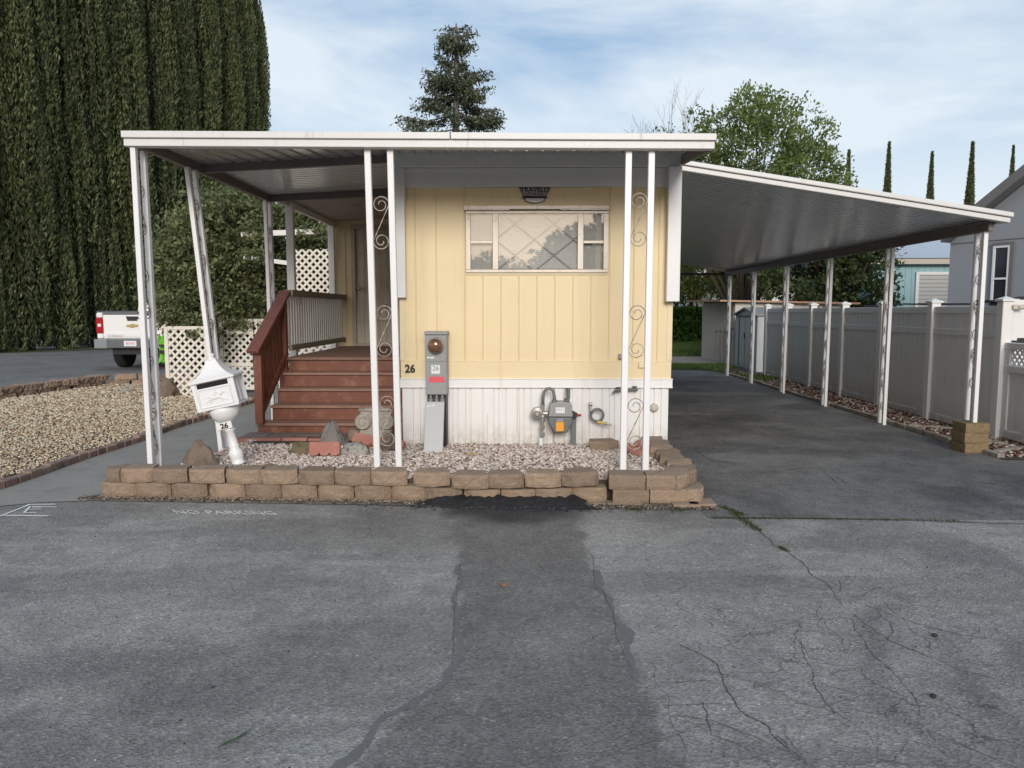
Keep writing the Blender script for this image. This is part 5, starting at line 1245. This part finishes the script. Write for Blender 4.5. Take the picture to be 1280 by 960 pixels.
bp = local(bp, 'rear_bumper', 'truck_grey', tr, bevel=.02, seg=2)
for sx in (-1, 1): local(MB().prism([(sx * 1.035, -.02), (sx * 1.005, -.168), (sx * .64, -.206), (sx * .66, -.10)], .595, .845), 'bumper_end', 'truck_lightgrey', bp, bevel=.01)
pl_ = local(MB().box(-.17, .17, -.212, -.204, .655, .80), 'licence_plate', 'label_white', tr)
t = text('8B71924', .085, 'plate_characters', 'label_red', None, (0, 0, 0), depth=.001, sx=.75); t.parent = pl_; t.location = (0, -.214, .725)
local(MB().box(-.6, .6, .0, 2.2, .42, .60).lathe([(.16, -.15), (.16, .15)], (0, 1.1, .42), 12, 'x').box(-.8, .8, 1.05, 1.15, .38, .46), 'undercarriage', 'black', tr)
for wy in (1.1, 4.7):
    for sx in (-1, 1):
        wh_ = local(MB().lathe([(.27, -.13), (.38, -.145), (.42, -.12), (.425, 0), (.42, .12), (.38, .145), (.27, .13)], (sx * .83, wy, .42), 28, 'x'), 'wheel', 'tyre', tr, smooth=True)
        local(MB().lathe([(.265, -.125), (.25, -.03), (.1, -.02), (.08, .05), (.1, .1), (.25, .1), (.265, .125)], (sx * .83, wy, .42), 18, 'x'), 'rim', 'metal_light', wh_)
tr.location = (-10.60, 20.45, 0); tr.rotation_euler.z = R(0.5)

# lime bundle hanging by the shrub, boulder
lb = MB().sheet(np.linspace(0, 1, 7), np.linspace(0, 1, 9), lambda u, v: (-6.87 + .17 * (u - .5) * (1 - .35 * abs(v - .4)), 14.3 + .05 * math.sin(u * 9 + v * 4), .62 + .52 * v + .02 * math.sin(u * 14)))
lb = tag(lb.build('lime_vest', 'lime', None, solid=.03, at=(-6.8, 14.3, .8)), 'bright lime green vest hanging beside the shrub trunk', 'vest')
k = MB().box(-6.93, -6.8, 14.22, 14.25, .80, .86).box(-6.9, -6.78, 14.22, 14.25, .93, .97); o = k.build('vest_strap', 'black', None); o.parent = lb; o.location = -Vector((-6.8, 14.3, .8))
rock('boulder', (-6.5, 13.55, .08), (.25, .22, .36), 'rock_brown', 41, 'large rounded brown boulder beside the white lattice at the end of the bed', 'boulder')
rock('rock', (-7.6, 14.3, .06), (.10, .08, .07), 'rock_white', 44, 'small white stone at the far end of the tan gravel bed')

# ------------------------------------------------------------------ lattice screens and arbour
def screen(name, x0, x1, y, z0, z1, label, rails=()):
    r_ = root(name, ((x0 + x1) / 2, y, 0), label, 'lattice')
    for x in (x0, x1): MB().box(x - .035, x + .035, y - .03, y + .05, 0, z1 + .02).build('lattice_post', 'lattice', r_, bevel=.004)
    lattice(MB(), (x0 + .03, y, z0), (1, 0, 0), (0, 0, 1), x1 - x0 - .06, z1 - z0, .145, .042, .012, (0, 1, 0)).build('lattice_panel', 'lattice', r_)
    for z in (z0, z1) + tuple(rails): MB().box(x0 + .03, x1 - .03, y - .025, y - .008, z - .03, z + .03).build('lattice_rail', 'lattice', r_)
    return r_
screen('lattice_screen', -6.45, -5.72, 13.6, .04, 1.30, 'narrow cream lattice screen half covered by the shrub, left of the mailbox')
screen('lattice_screen', -5.93, -3.3, 14.8, .08, 1.42, 'longer cream lattice screen running behind the red steps', (.55, 1.18))
ab = root('arbour', (-4.4, 14.8, 0), 'white arbour beams with a small lattice panel half buried in the shrub behind the porch', 'arbour')
for x in (-4.55, -3.5): MB().box(x - .04, x + .04, 14.9, 14.98, 0, 3.05).build('arbour_post', 'white_old', ab, bevel=.004)
lattice(MB(), (-4.5, 14.86, 1.55), (1, 0, 0), (0, 0, 1), .98, 1.25, .145, .042, .012, (0, 1, 0)).build('lattice_panel', 'lattice', ab)
MB().bar((-5.25, 14.2, 3.03), (-3.7, 14.6, 3.13), .05, .10).build('arbour_beam', 'white_old', ab, bevel=.004)
MB().bar((-5.1, 13.9, 2.59), (-4.35, 14.1, 2.49), .05, .08).build('arbour_beam', 'white_old', ab, bevel=.004)

# ------------------------------------------------------------------ vegetation
def limbs(name, base, tips, r0, m, parent, n=10, fork=.35):
    mb = MB(); B = Vector(base)
    for T in tips:
        T = Vector(T); mid = B.lerp(T, fork); mid.x = B.x + (mid.x - B.x) * .35; mid.y = B.y + (mid.y - B.y) * .35
        p = []
        for i in range(7):
            t = i / 6; q = B * (1 - t) ** 2 + mid * 2 * t * (1 - t) + T * t * t
            q += Vector((mnoise.noise(q * .9), mnoise.noise(q * .9 + Vector((7, 7, 7))), 0)) * .25 * t
            p.append(q)
        mb.tube(p, [r0 * (1 - t / 6 * .9) for t in range(7)], 7)
    return mb.build(name, m, parent, smooth=True)
def broad(name, label, cat, base, blobs, n_cl, per, L, W, spread, lm, bark='bark', r0=.18, group=None, droop=0, shell=.55, ntips=16, up=0):
    t = root(name, base, label, cat, group)
    vol = np.array([b[3] * b[4] * b[5] for b in blobs]) ** .8; which = rng.choice(len(blobs), n_cl, p=vol / vol.sum())
    B = np.array(blobs, float)[which]; d = unit(rng.normal(size=(n_cl, 3))); rr = rng.uniform(shell, 1.0, n_cl) ** .7
    rr *= 1 + .18 * np.array([mnoise.noise(Vector(v) * 2.2 + Vector((n_cl, 0, 0))) for v in d])
    C = B[:, :3] + d * rr[:, None] * B[:, 3:]
    C[:, 2] = np.maximum(C[:, 2], .15)
    sp = spread * rng.uniform(.6, 1.4, n_cl)
    P = np.repeat(C, per, 0) + unit(rng.normal(size=(n_cl * per, 3))) * (rng.uniform(0, 1, n_cl * per) ** .5)[:, None] * np.repeat(sp, per)[:, None] * np.array([1, 1, .75])
    D = rng.normal(size=P.shape) + np.repeat(d, per, 0) * .8; D[:, 2] += up - droop
    tint = np.repeat(rng.uniform(0, 1, n_cl), per) * .55 + rng.uniform(0, 1, len(P)) * .45
    s = rng.uniform(.6, 1.25, len(P))
    leaves('crown', P, D, L * s, W * s, tint, lm, t)
    tips = [tuple(C[i]) for i in rng.choice(n_cl, ntips, replace=False)]
    limbs('trunk', base, tips, r0, bark, t)
    return t
broad('shrub', 'large dark green shrub tree left of the porch, behind the lattice', 'shrub', (-6.5, 14.9, 0),
      [(-6.05, 15.3, 2.3, 1.2, 1.0, 1.7), (-6.85, 15.3, 2.3, .72, .7, 1.15), (-5.0, 15.8, 2.8, 1.3, .85, 1.2), (-5.7, 15.0, 3.1, 1.1, .9, .95), (-3.8, 16.2, 3.0, 1.2, .9, 1.3), (-6.6, 15.3, 1.1, .6, .5, .7), (-3.2, 16.6, 2.2, 1.0, .8, 1.4)], 1500, 46, .105, .055, .30, 'L_bush', ntips=14, r0=.11)
broad('vine', 'leafy vine sprigs hanging over the ends of the white arbour beams', 'vine', (-5.1, 14.3, 0),
      [(-5.0, 14.15, 3.02, .28, .15, .16), (-4.0, 14.5, 3.1, .35, .15, .12), (-4.9, 13.95, 2.62, .2, .12, .12)], 46, 26, .085, .045, .12, 'L_bush', ntips=4, r0=.012)
broad('shrub', 'small trailing leafy growth spilling over the narrow lattice screen', 'shrub', (-6.0, 13.9, 0),
      [(-5.9, 13.75, 1.35, .36, .25, .3), (-6.4, 13.8, 1.6, .35, .3, .3)], 60, 40, .08, .045, .16, 'L_bush', ntips=5, r0=.03)
def cyp_mesh(seed, H, Rm, n, L, W, spire=False):
    o = seed * 11.3
    z = rng.uniform(.006, 1, n) ** (1.0) ; th = rng.uniform(0, 2 * np.pi, n)
    if spire: prof = Rm * (1 - z) ** 1.0 * np.minimum(1, z * 8 + .35)
    else: prof = Rm * np.minimum(1, (z * 14 + .72)) * np.clip((1 - z) * 3.0, 0, 1) ** .6
    lob = np.array([mnoise.noise(Vector((math.cos(a) * 2.3 + o, math.sin(a) * 2.3, zz * H * .06))) * .75 + mnoise.noise(Vector((math.cos(a) * 5 + o, math.sin(a) * 5, zz * H * .14))) * .75 for a, zz in zip(th, z)])
    fine = np.array([mnoise.noise(Vector((math.cos(a) * 11 + o, math.sin(a) * 11, zz * H * .8))) for a, zz in zip(th, z)])
    wand = np.array([mnoise.noise(Vector((o, 0, zz * H * .12))) for zz in z]) * 1.6
    K = 3.5
    plume = np.abs(np.cos(K * th + wand + 1.2 * lob)) ** .55
    r = prof * ((1 + .14 * lob) if spire else (.44 + .50 * plume + .25 * lob)) * (1 + .07 * fine) * (1 - .16 * rng.uniform(0, 1, n) ** 2)
    P = np.stack([r * np.cos(th), r * np.sin(th), z * H], 1)
    D = np.stack([np.cos(th) * .35 + rng.normal(0, .42, n), np.sin(th) * .35 + rng.normal(0, .42, n), np.ones(n)], 1)
    tint = .40 + .2 * fine + .25 * lob + rng.uniform(-.3, .35, n)  # lobes tinted lighter, hollows darker: shade put into the leaf colour
    s = rng.uniform(.6, 1.3, n)
    if not spire:          # flame shaped plumes standing out of the column
        nb = n // 3; keep = slice(0, nb); NP = 64; m = (n - nb) // NP
        Ps, Ds, Ts = [P[keep]], [D[keep]], [tint[keep] * .7]  # inner column leaves darkened, painted shade behind the plumes
        for k in range(NP):
            a = rng.uniform(0, 2 * np.pi); z0 = H * rng.uniform(-.03, .90) ; Lp = rng.uniform(4.5, 10) * (1 if z0 < H * .75 else .6); rp = rng.uniform(.30, .52)
            q = (z0 + Lp * .5) / H; rad = Rm * .86 * min(1, q * 14 + .6) * max(0.05, min(1, (1 - q) * 3)) ** .6
            tt = rng.uniform(0, 1, m) ** .85; ph = rng.uniform(0, 2 * np.pi, m); w_ = rp * np.sin(np.pi * np.clip(tt, .06, 1) ** .62) ** .8 * (1 - .25 * rng.uniform(0, 1, m) ** 2)
            lean = rng.uniform(-.06, .10); da = rng.normal(0, .05); rr = rad * (1 + lean * tt)
            wob = .06 * np.sin(tt * 7 + k)
            w_ = w_ * (1 + .18 * np.sin(ph * 3 + tt * 9 + k))
            x = rr * np.cos(a + da * tt + wob) + w_ * np.cos(ph); y = rr * np.sin(a + da * tt + wob) + w_ * np.sin(ph); zz = np.maximum(.05, z0 + tt * Lp)
            Ps.append(np.stack([x, y, zz], 1)); Ds.append(np.stack([np.cos(ph) * .5 + rng.normal(0, .35, m), np.sin(ph) * .5 + rng.normal(0, .35, m), np.ones(m)], 1))
            Ts.append(np.full(m, rng.uniform(.15, .7)) + rng.uniform(-.2, .3, m))
        P = np.concatenate(Ps); D = np.concatenate(Ds); tint = np.concatenate(Ts); s = rng.uniform(.6, 1.3, len(P))
    return P, D, L * s, W * s, tint
def cypress(name, loc, label, H, Rm, n, L, W, spire=False, group=None, seed=1):
    t = root(name, (0, 0, 0), label, 'cypress', group)
    P, D, l_, w_, ti = cyp_mesh(seed, H, Rm, n, L, W, spire)
    leaves('crown', P, D, l_, w_, ti, 'L_cyp', t)
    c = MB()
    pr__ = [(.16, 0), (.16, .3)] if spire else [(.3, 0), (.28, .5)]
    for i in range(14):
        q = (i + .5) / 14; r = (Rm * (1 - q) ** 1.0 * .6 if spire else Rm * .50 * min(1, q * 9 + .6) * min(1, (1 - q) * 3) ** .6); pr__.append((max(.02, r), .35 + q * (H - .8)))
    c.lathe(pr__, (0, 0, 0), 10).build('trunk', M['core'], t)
    t.location = loc; return t
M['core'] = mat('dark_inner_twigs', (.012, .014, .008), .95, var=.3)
G1 = 'tall cypresses in the row at left'
protos = [cypress('cypress_tree', (0, 0, 0), 'x', 23, .98, 84000, .20, .062, group=G1, seed=s) for s in (1, 2, 3)]
# row runs from the near left away behind the shrub
row = [(-20.8, 28.9, 1.0), (-20.3, 30.6, 1.05), (-19.75, 32.2, .98), (-19.2, 33.9, 1.04), (-18.6, 35.6, 1.0), (-18.1, 37.3, 1.06), (-17.6, 39.0, 1.0), (-17.1, 40.8, 1.04), (-16.6, 42.6, 1.0), (-16.25, 44.4, 1.0), (-16.2, 46.3, .95)]
names = ['leftmost cypress of the tall row, cut by the left edge', 'second cypress from the left in the tall row', 'third cypress from the left in the tall row', 'fourth cypress from the left, above the kerb end', 'fifth cypress from the left, just left of the pickup truck', 'sixth cypress from the left, rising behind the pickup truck', 'seventh cypress of the tall row, left of the awning corner', 'eighth cypress of the tall row, above the awning corner', 'ninth cypress of the tall row, rising over the awning roof', 'second cypress from the right end of the tall row', 'rightmost cypress of the tall row, its edge against the sky']
for i, (x, y, s) in enumerate(row):
    o = protos[i] if i < 3 else dup(protos[i % 3]); o.location = (x, y, 0); o.rotation_euler.z = i * 1.9; o.scale = (s, s, s * (1 + .02 * (i % 3)))
    o['label'] = names[i]
G2 = 'slender distant cypresses on the right'
sp = cypress('cypress_tree', (0, 0, 0), 'x', 11.3, .62, 16000, .26, .07, True, G2, 5)
for i, (x, y, s, l) in enumerate(((19.0, 45, .96, 'leftmost slender distant cypress, beside the big leafy tree'), (21.3, 45, 1.0, 'second slender distant cypress from the left, above the carport edge'), (23.8, 45, .95, 'third slender distant cypress from the left, above the carport edge'), (26.1, 45, 1.0, 'fourth slender distant cypress, left of the grey house roof'), (28.45, 45, .98, 'slender distant cypress rising above the grey house roof'))):
    o = sp if i == 0 else dup(sp); o.location = (x, y, 0); o.rotation_euler.z = i * 1.3; o.scale = ((1, 1, s), (1.05, 1.05, s), (1.0, 1.0, s), (1.1, 1.1, s), (.9, .9, s))[i]; o['label'] = l
# conifer above the awning
def conifer(base, H, label):
    t = root('conifer', base, label, 'conifer'); P = []; Dn = []; mb = MB(); mb.tube([(base[0] - .0, base[1], 0), (base[0] - .05, base[1], H * .5), (base[0], base[1], H * .99)], [.28, .16, .02], 8)
    for i in range(170):
        q = rnd.uniform(.25, .99); z = H * q; a = rnd.uniform(0, 6.283); Lb = (1 - q) ** .8 * 3.9 * rnd.uniform(.35, 1.1) + .16
        if rnd.random() < .08: Lb *= 1.35
        tip = Vector((base[0] + Lb * math.cos(a), base[1] + Lb * math.sin(a), z - Lb * .12 + .12)); st_ = Vector((base[0], base[1], z)); mid = st_.lerp(tip, .5) + Vector((0, 0, -.10 * Lb))
        mb.tube([st_, mid, tip], [.03, .018, .006], 4)
        n = int(150 * Lb / 1.2) + 50
        for k in range(n):
            s = rnd.uniform(.15, 1.04) ** .8; c = st_.lerp(mid, s * 2) if s < .5 else mid.lerp(tip, s * 2 - 1)
            P.append((c.x + rnd.gauss(0, .10), c.y + rnd.gauss(0, .10), c.z - abs(rnd.gauss(0, .13)))); Dn.append((math.cos(a) * .6 + rnd.gauss(0, .5), math.sin(a) * .6 + rnd.gauss(0, .5), -.5 + rnd.gauss(0, .6)))
    P = np.array(P); leaves('crown', P, np.array(Dn), rng.uniform(.08, .2, len(P)), rng.uniform(.03, .06, len(P)), rng.uniform(0, 1, len(P)), 'L_conifer', t)
    mb.build('trunk', 'bark_grey', t)
conifer((-1.85, 22, 0), 9.75, 'ragged dark conifer rising behind the patio awning')
broad('leafy_tree', 'big light green leafy tree rising behind the carport roof', 'tree', (8.2, 28, 0),
      [(8.6, 28, 7.4, 2.5, 2.2, 2.2), (6.4, 28, 7.0, 1.6, 1.5, 1.7), (10.5, 28, 6.6, 1.35, 1.3, 2.0), (8.8, 28, 5.2, 2.6, 1.8, 1.6), (11.2, 28, 5.6, .9, .9, 1.3), (4.8, 28, 6.8, 1.5, 1.0, 1.25), (8.4, 28, 8.6, 1.2, 1, 1.1)], 980, 27, .155, .08, .40, 'L_broad', 'bark', .085, shell=.25, ntips=34, up=.8)
broad('leafy_tree', 'dense dark green tree standing behind the white fence', 'tree', (9.6, 23, 0),
      [(8.6, 23, 2.9, 1.5, 1.3, 1.5), (10.1, 23, 2.7, 1.2, 1.2, 1.5), (9.5, 23.2, 3.9, 1.6, 1.2, 1.0)], 620, 46, .12, .065, .30, 'L_dark', ntips=12)
broad('leafy_tree', 'drooping yellow green tree beyond the lawn and sheds', 'tree', (9.5, 41, 0),
      [(8.3, 33, 3.5, 2.3, 1.5, 1.5), (10.6, 34, 3.9, 1.8, 1.5, 1.5), (9.0, 41, 4.6, 2.6, 2.2, 2.6), (12.2, 41.5, 5.0, 2.4, 2.0, 2.6), (7.0, 42, 4.5, 2, 2, 2.5)], 620, 46, .24, .08, .5, 'L_willow', ntips=8, droop=.8, r0=.10)
broad('leafy_tree', 'pale twiggy blossoming tree between the sheds and the dark tree', 'tree', (9.2, 31, 0),
      [(9.3, 31, 2.9, 1.7, 1.3, 1.2)], 170, 30, .10, .06, .3, 'L_willow', ntips=20, r0=.035)
hd = root('hedge', (9, 39.3, 0), 'clipped bright green hedge at the back of the lawn', 'hedge')
n = 26000; P = np.stack([rng.uniform(5.5, 14, n), 38.6 + rng.uniform(0, 1, n) ** 2 * 1.5, rng.uniform(.02, 1.75, n)], 1)
top = rng.uniform(size=n) < .3; P[top, 2] = 1.72 + rng.normal(0, .05, top.sum()); P[top, 1] = rng.uniform(38.6, 40, top.sum())
P[:, 1] += .12 * np.array([mnoise.noise(Vector((a * 1.5, b * 1.5, 0))) for a, b in P[:, (0, 2)]])
leaves('foliage', P, rng.normal(size=(n, 3)), .16, .09, rng.uniform(0, 1, n), 'L_hedge', hd)
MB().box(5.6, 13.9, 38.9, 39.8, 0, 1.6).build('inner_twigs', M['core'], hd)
# bare tree
bt = root('bare_tree', (4.3, 27, 0), 'leafless twiggy tree tops between the conifer and the big leafy tree', 'tree')
mb = MB()
def grow(p, d, L, r, lev):
    q = p + d * L; m_ = p.lerp(q, .5) + Vector((rnd.gauss(0, .04), 0, rnd.gauss(0, .03))) * L
    mb.tube([p, m_, q], [r, r * .8, r * .6], 5 if lev < 3 else 3, cap=False)
    if lev < 6:
        for k in range(2 if lev else 6):
            nd = (d + Vector((rnd.gauss(0, .42), rnd.gauss(0, .35), rnd.uniform(-.02, .30)))).normalized(); grow(q, nd, L * rnd.uniform(.62, .85), r * .6, lev + 1)
    
grow(Vector((4.2, 27, 0)), Vector((-.02, 0, 1)), 2.35, .13, 0); grow(Vector((3.6, 27.5, 0)), Vector((-.04, 0, 1)), 2.3, .13, 0)
mb.build('branches', 'bark_grey', bt)
mb = MB(); bt2 = root('bare_tree', (9.6, 42, 0), 'leafless grey branches in front of the left side of the big leafy tree', 'tree')
grow(Vector((9.6, 42, 0)), Vector((-.05, 0, 1)), 3.4, .18, 0); grow(Vector((9.6, 42, 2.5)), Vector((-.2, 0, 1)).normalized(), 3.0, .12, 0)
mb.build('branches', 'bark_grey', bt2)
n = 26000; az = rng.uniform(0, 2 * np.pi, n); rad_ = rng.uniform(105, 118, n)
top_ = 4.6 + 1.6 * np.array([mnoise.noise(Vector((math.cos(a) * 9, math.sin(a) * 9, 1))) for a in az])
P = np.stack([np.sin(az) * rad_, np.cos(az) * rad_, top_ * rng.uniform(0, 1, n) ** .7], 1)
tag(leaves('far_treeline', P, rng.normal(size=(n, 3)), 2.2, 1.5, rng.uniform(0, 1, n), 'L_dark', None), kind='stuff')
# trees across the lane behind the viewer: seen as the skyline in the window glass
for i, (x, y, s) in enumerate(((-8.5, -25, .86), (-1.8, -25, .80), (4.0, -24, 1.12), (9.5, -25, 1.0))):
    if i == 0:
        bk = broad('street_tree', 'tree standing across the lane, mirrored as a dark outline in the front window', 'tree', (0, 0, 0), [(0, 0, 3.2, 4.2, 2.5, 2.6), (2.5, 0, 2.2, 3, 2, 2.2), (-2.5, 0, 2.2, 3, 2, 2.2)], 260, 26, .5, .3, .8, 'L_dark', group='trees mirrored in the window', ntips=8)
        o = bk
    else: o = dup(bk)
    o.location = (x, y, 0); o.scale = (s, s, s); o.rotation_euler.z = i * 2.0

# ------------------------------------------------------------------ light and sky
SUN_EL = 20
w = bpy.data.worlds.new('World'); S.world = w; w.use_nodes = True; nt = w.node_tree; nt.nodes.clear()
N = nt.nodes.new; Lk = nt.links.new
out = N('ShaderNodeOutputWorld'); bg = N('ShaderNodeBackground'); bg.inputs['Strength'].default_value = .10; Lk(bg.outputs[0], out.inputs[0])
sky = N('ShaderNodeTexSky'); sky.sky_type = 'NISHITA'; sky.sun_disc = False; sky.sun_elevation = R(SUN_EL); sky.sun_rotation = R(180 - 4); sky.air_density = 1.0; sky.dust_density = 1.5; sky.ozone_density = 1.5
tc = N('ShaderNodeTexCoord')
def nz(scale, sc, det=7, rough=.55, dist=.4, loc=(0, 0, 0)):
    mp_ = N('ShaderNodeMapping'); Lk(tc.outputs['Generated'], mp_.inputs[0]); mp_.inputs['Scale'].default_value = sc; mp_.inputs['Location'].default_value = loc
    mp_.inputs['Rotation'].default_value = (0, R(10), 0)
    o = N('ShaderNodeTexNoise'); Lk(mp_.outputs[0], o.inputs['Vector']); o.inputs['Scale'].default_value = scale; o.inputs['Detail'].default_value = det; o.inputs['Roughness'].default_value = rough; o.inputs['Distortion'].default_value = dist
    return o.outputs['Fac']
def rmp(f, *st):
    o = N('ShaderNodeValToRGB'); Lk(f, o.inputs[0]); e = o.color_ramp.elements
    while len(e) < len(st): e.new(.5)
    for el, (p, c) in zip(e, st): el.position = p; el.color = (c, c, c, 1) if isinstance(c, (int, float)) else (*c, 1)
    return o.outputs[0]
def mx_(f, a, b, mode='MIX'):
    o = N('ShaderNodeMix'); o.data_type = 'RGBA'; o.blend_type = mode
    if isinstance(f, bpy.types.NodeSocket): Lk(f, o.inputs[0])
    else: o.inputs[0].default_value = f
    for s_, v in ((o.inputs[6], a), (o.inputs[7], b)):
        if isinstance(v, bpy.types.NodeSocket): Lk(v, s_)
        else: s_.default_value = (*v, 1)
    return o.outputs[2]
sep = N('ShaderNodeSeparateXYZ'); Lk(tc.outputs['Generated'], sep.inputs[0])
zz_ = sep.outputs['Z']; yy = sep.outputs['Y']
veil = rmp(nz(1.5, (1, 1, 3.2)), (.42, 0.0), (.64, 1.0))
wisp = rmp(nz(3.4, (1, 1, 4.5), 9, .62, .8, (3, 1, 2)), (.46, 0.0), (.76, .6))
low = rmp(zz_, (.0, 1.0), (.15, .62), (.34, .06), (.7, .0))
cl = N('ShaderNodeMath'); cl.operation = 'MAXIMUM'; Lk(veil, cl.inputs[0]); Lk(wisp, cl.inputs[1])
c2 = N('ShaderNodeMath'); c2.operation = 'MULTIPLY'; Lk(cl.outputs[0], c2.inputs[0]); c2.inputs[1].default_value = .72
c3 = N('ShaderNodeMath'); c3.operation = 'MAXIMUM'; Lk(c2.outputs[0], c3.inputs[0]); Lk(low, c3.inputs[1])
west = N('ShaderNodeMapRange'); Lk(yy, west.inputs[0]); west.inputs[1].default_value = .2; west.inputs[2].default_value = -.8; west.inputs[3].default_value = 0; west.inputs[4].default_value = 1
ccol = mx_(west.outputs[0], (5.9, 6.25, 6.4), (8.0, 5.9, 3.9))
base = mx_(.7, sky.outputs[0], (1.45, 2.6, 4.1))
Lk(mx_(c3.outputs[0], base, ccol), bg.inputs[0])
sd_ = bpy.data.lights.new('sun', 'SUN'); sd_.energy = 1.5; sd_.angle = R(22); sd_.color = (1, .95, .88)
so = bpy.data.objects.new('sun', sd_); COL.objects.link(so); so.rotation_euler = (R(90 - SUN_EL), 0, R(4)); so.location = (0, -10, 12)
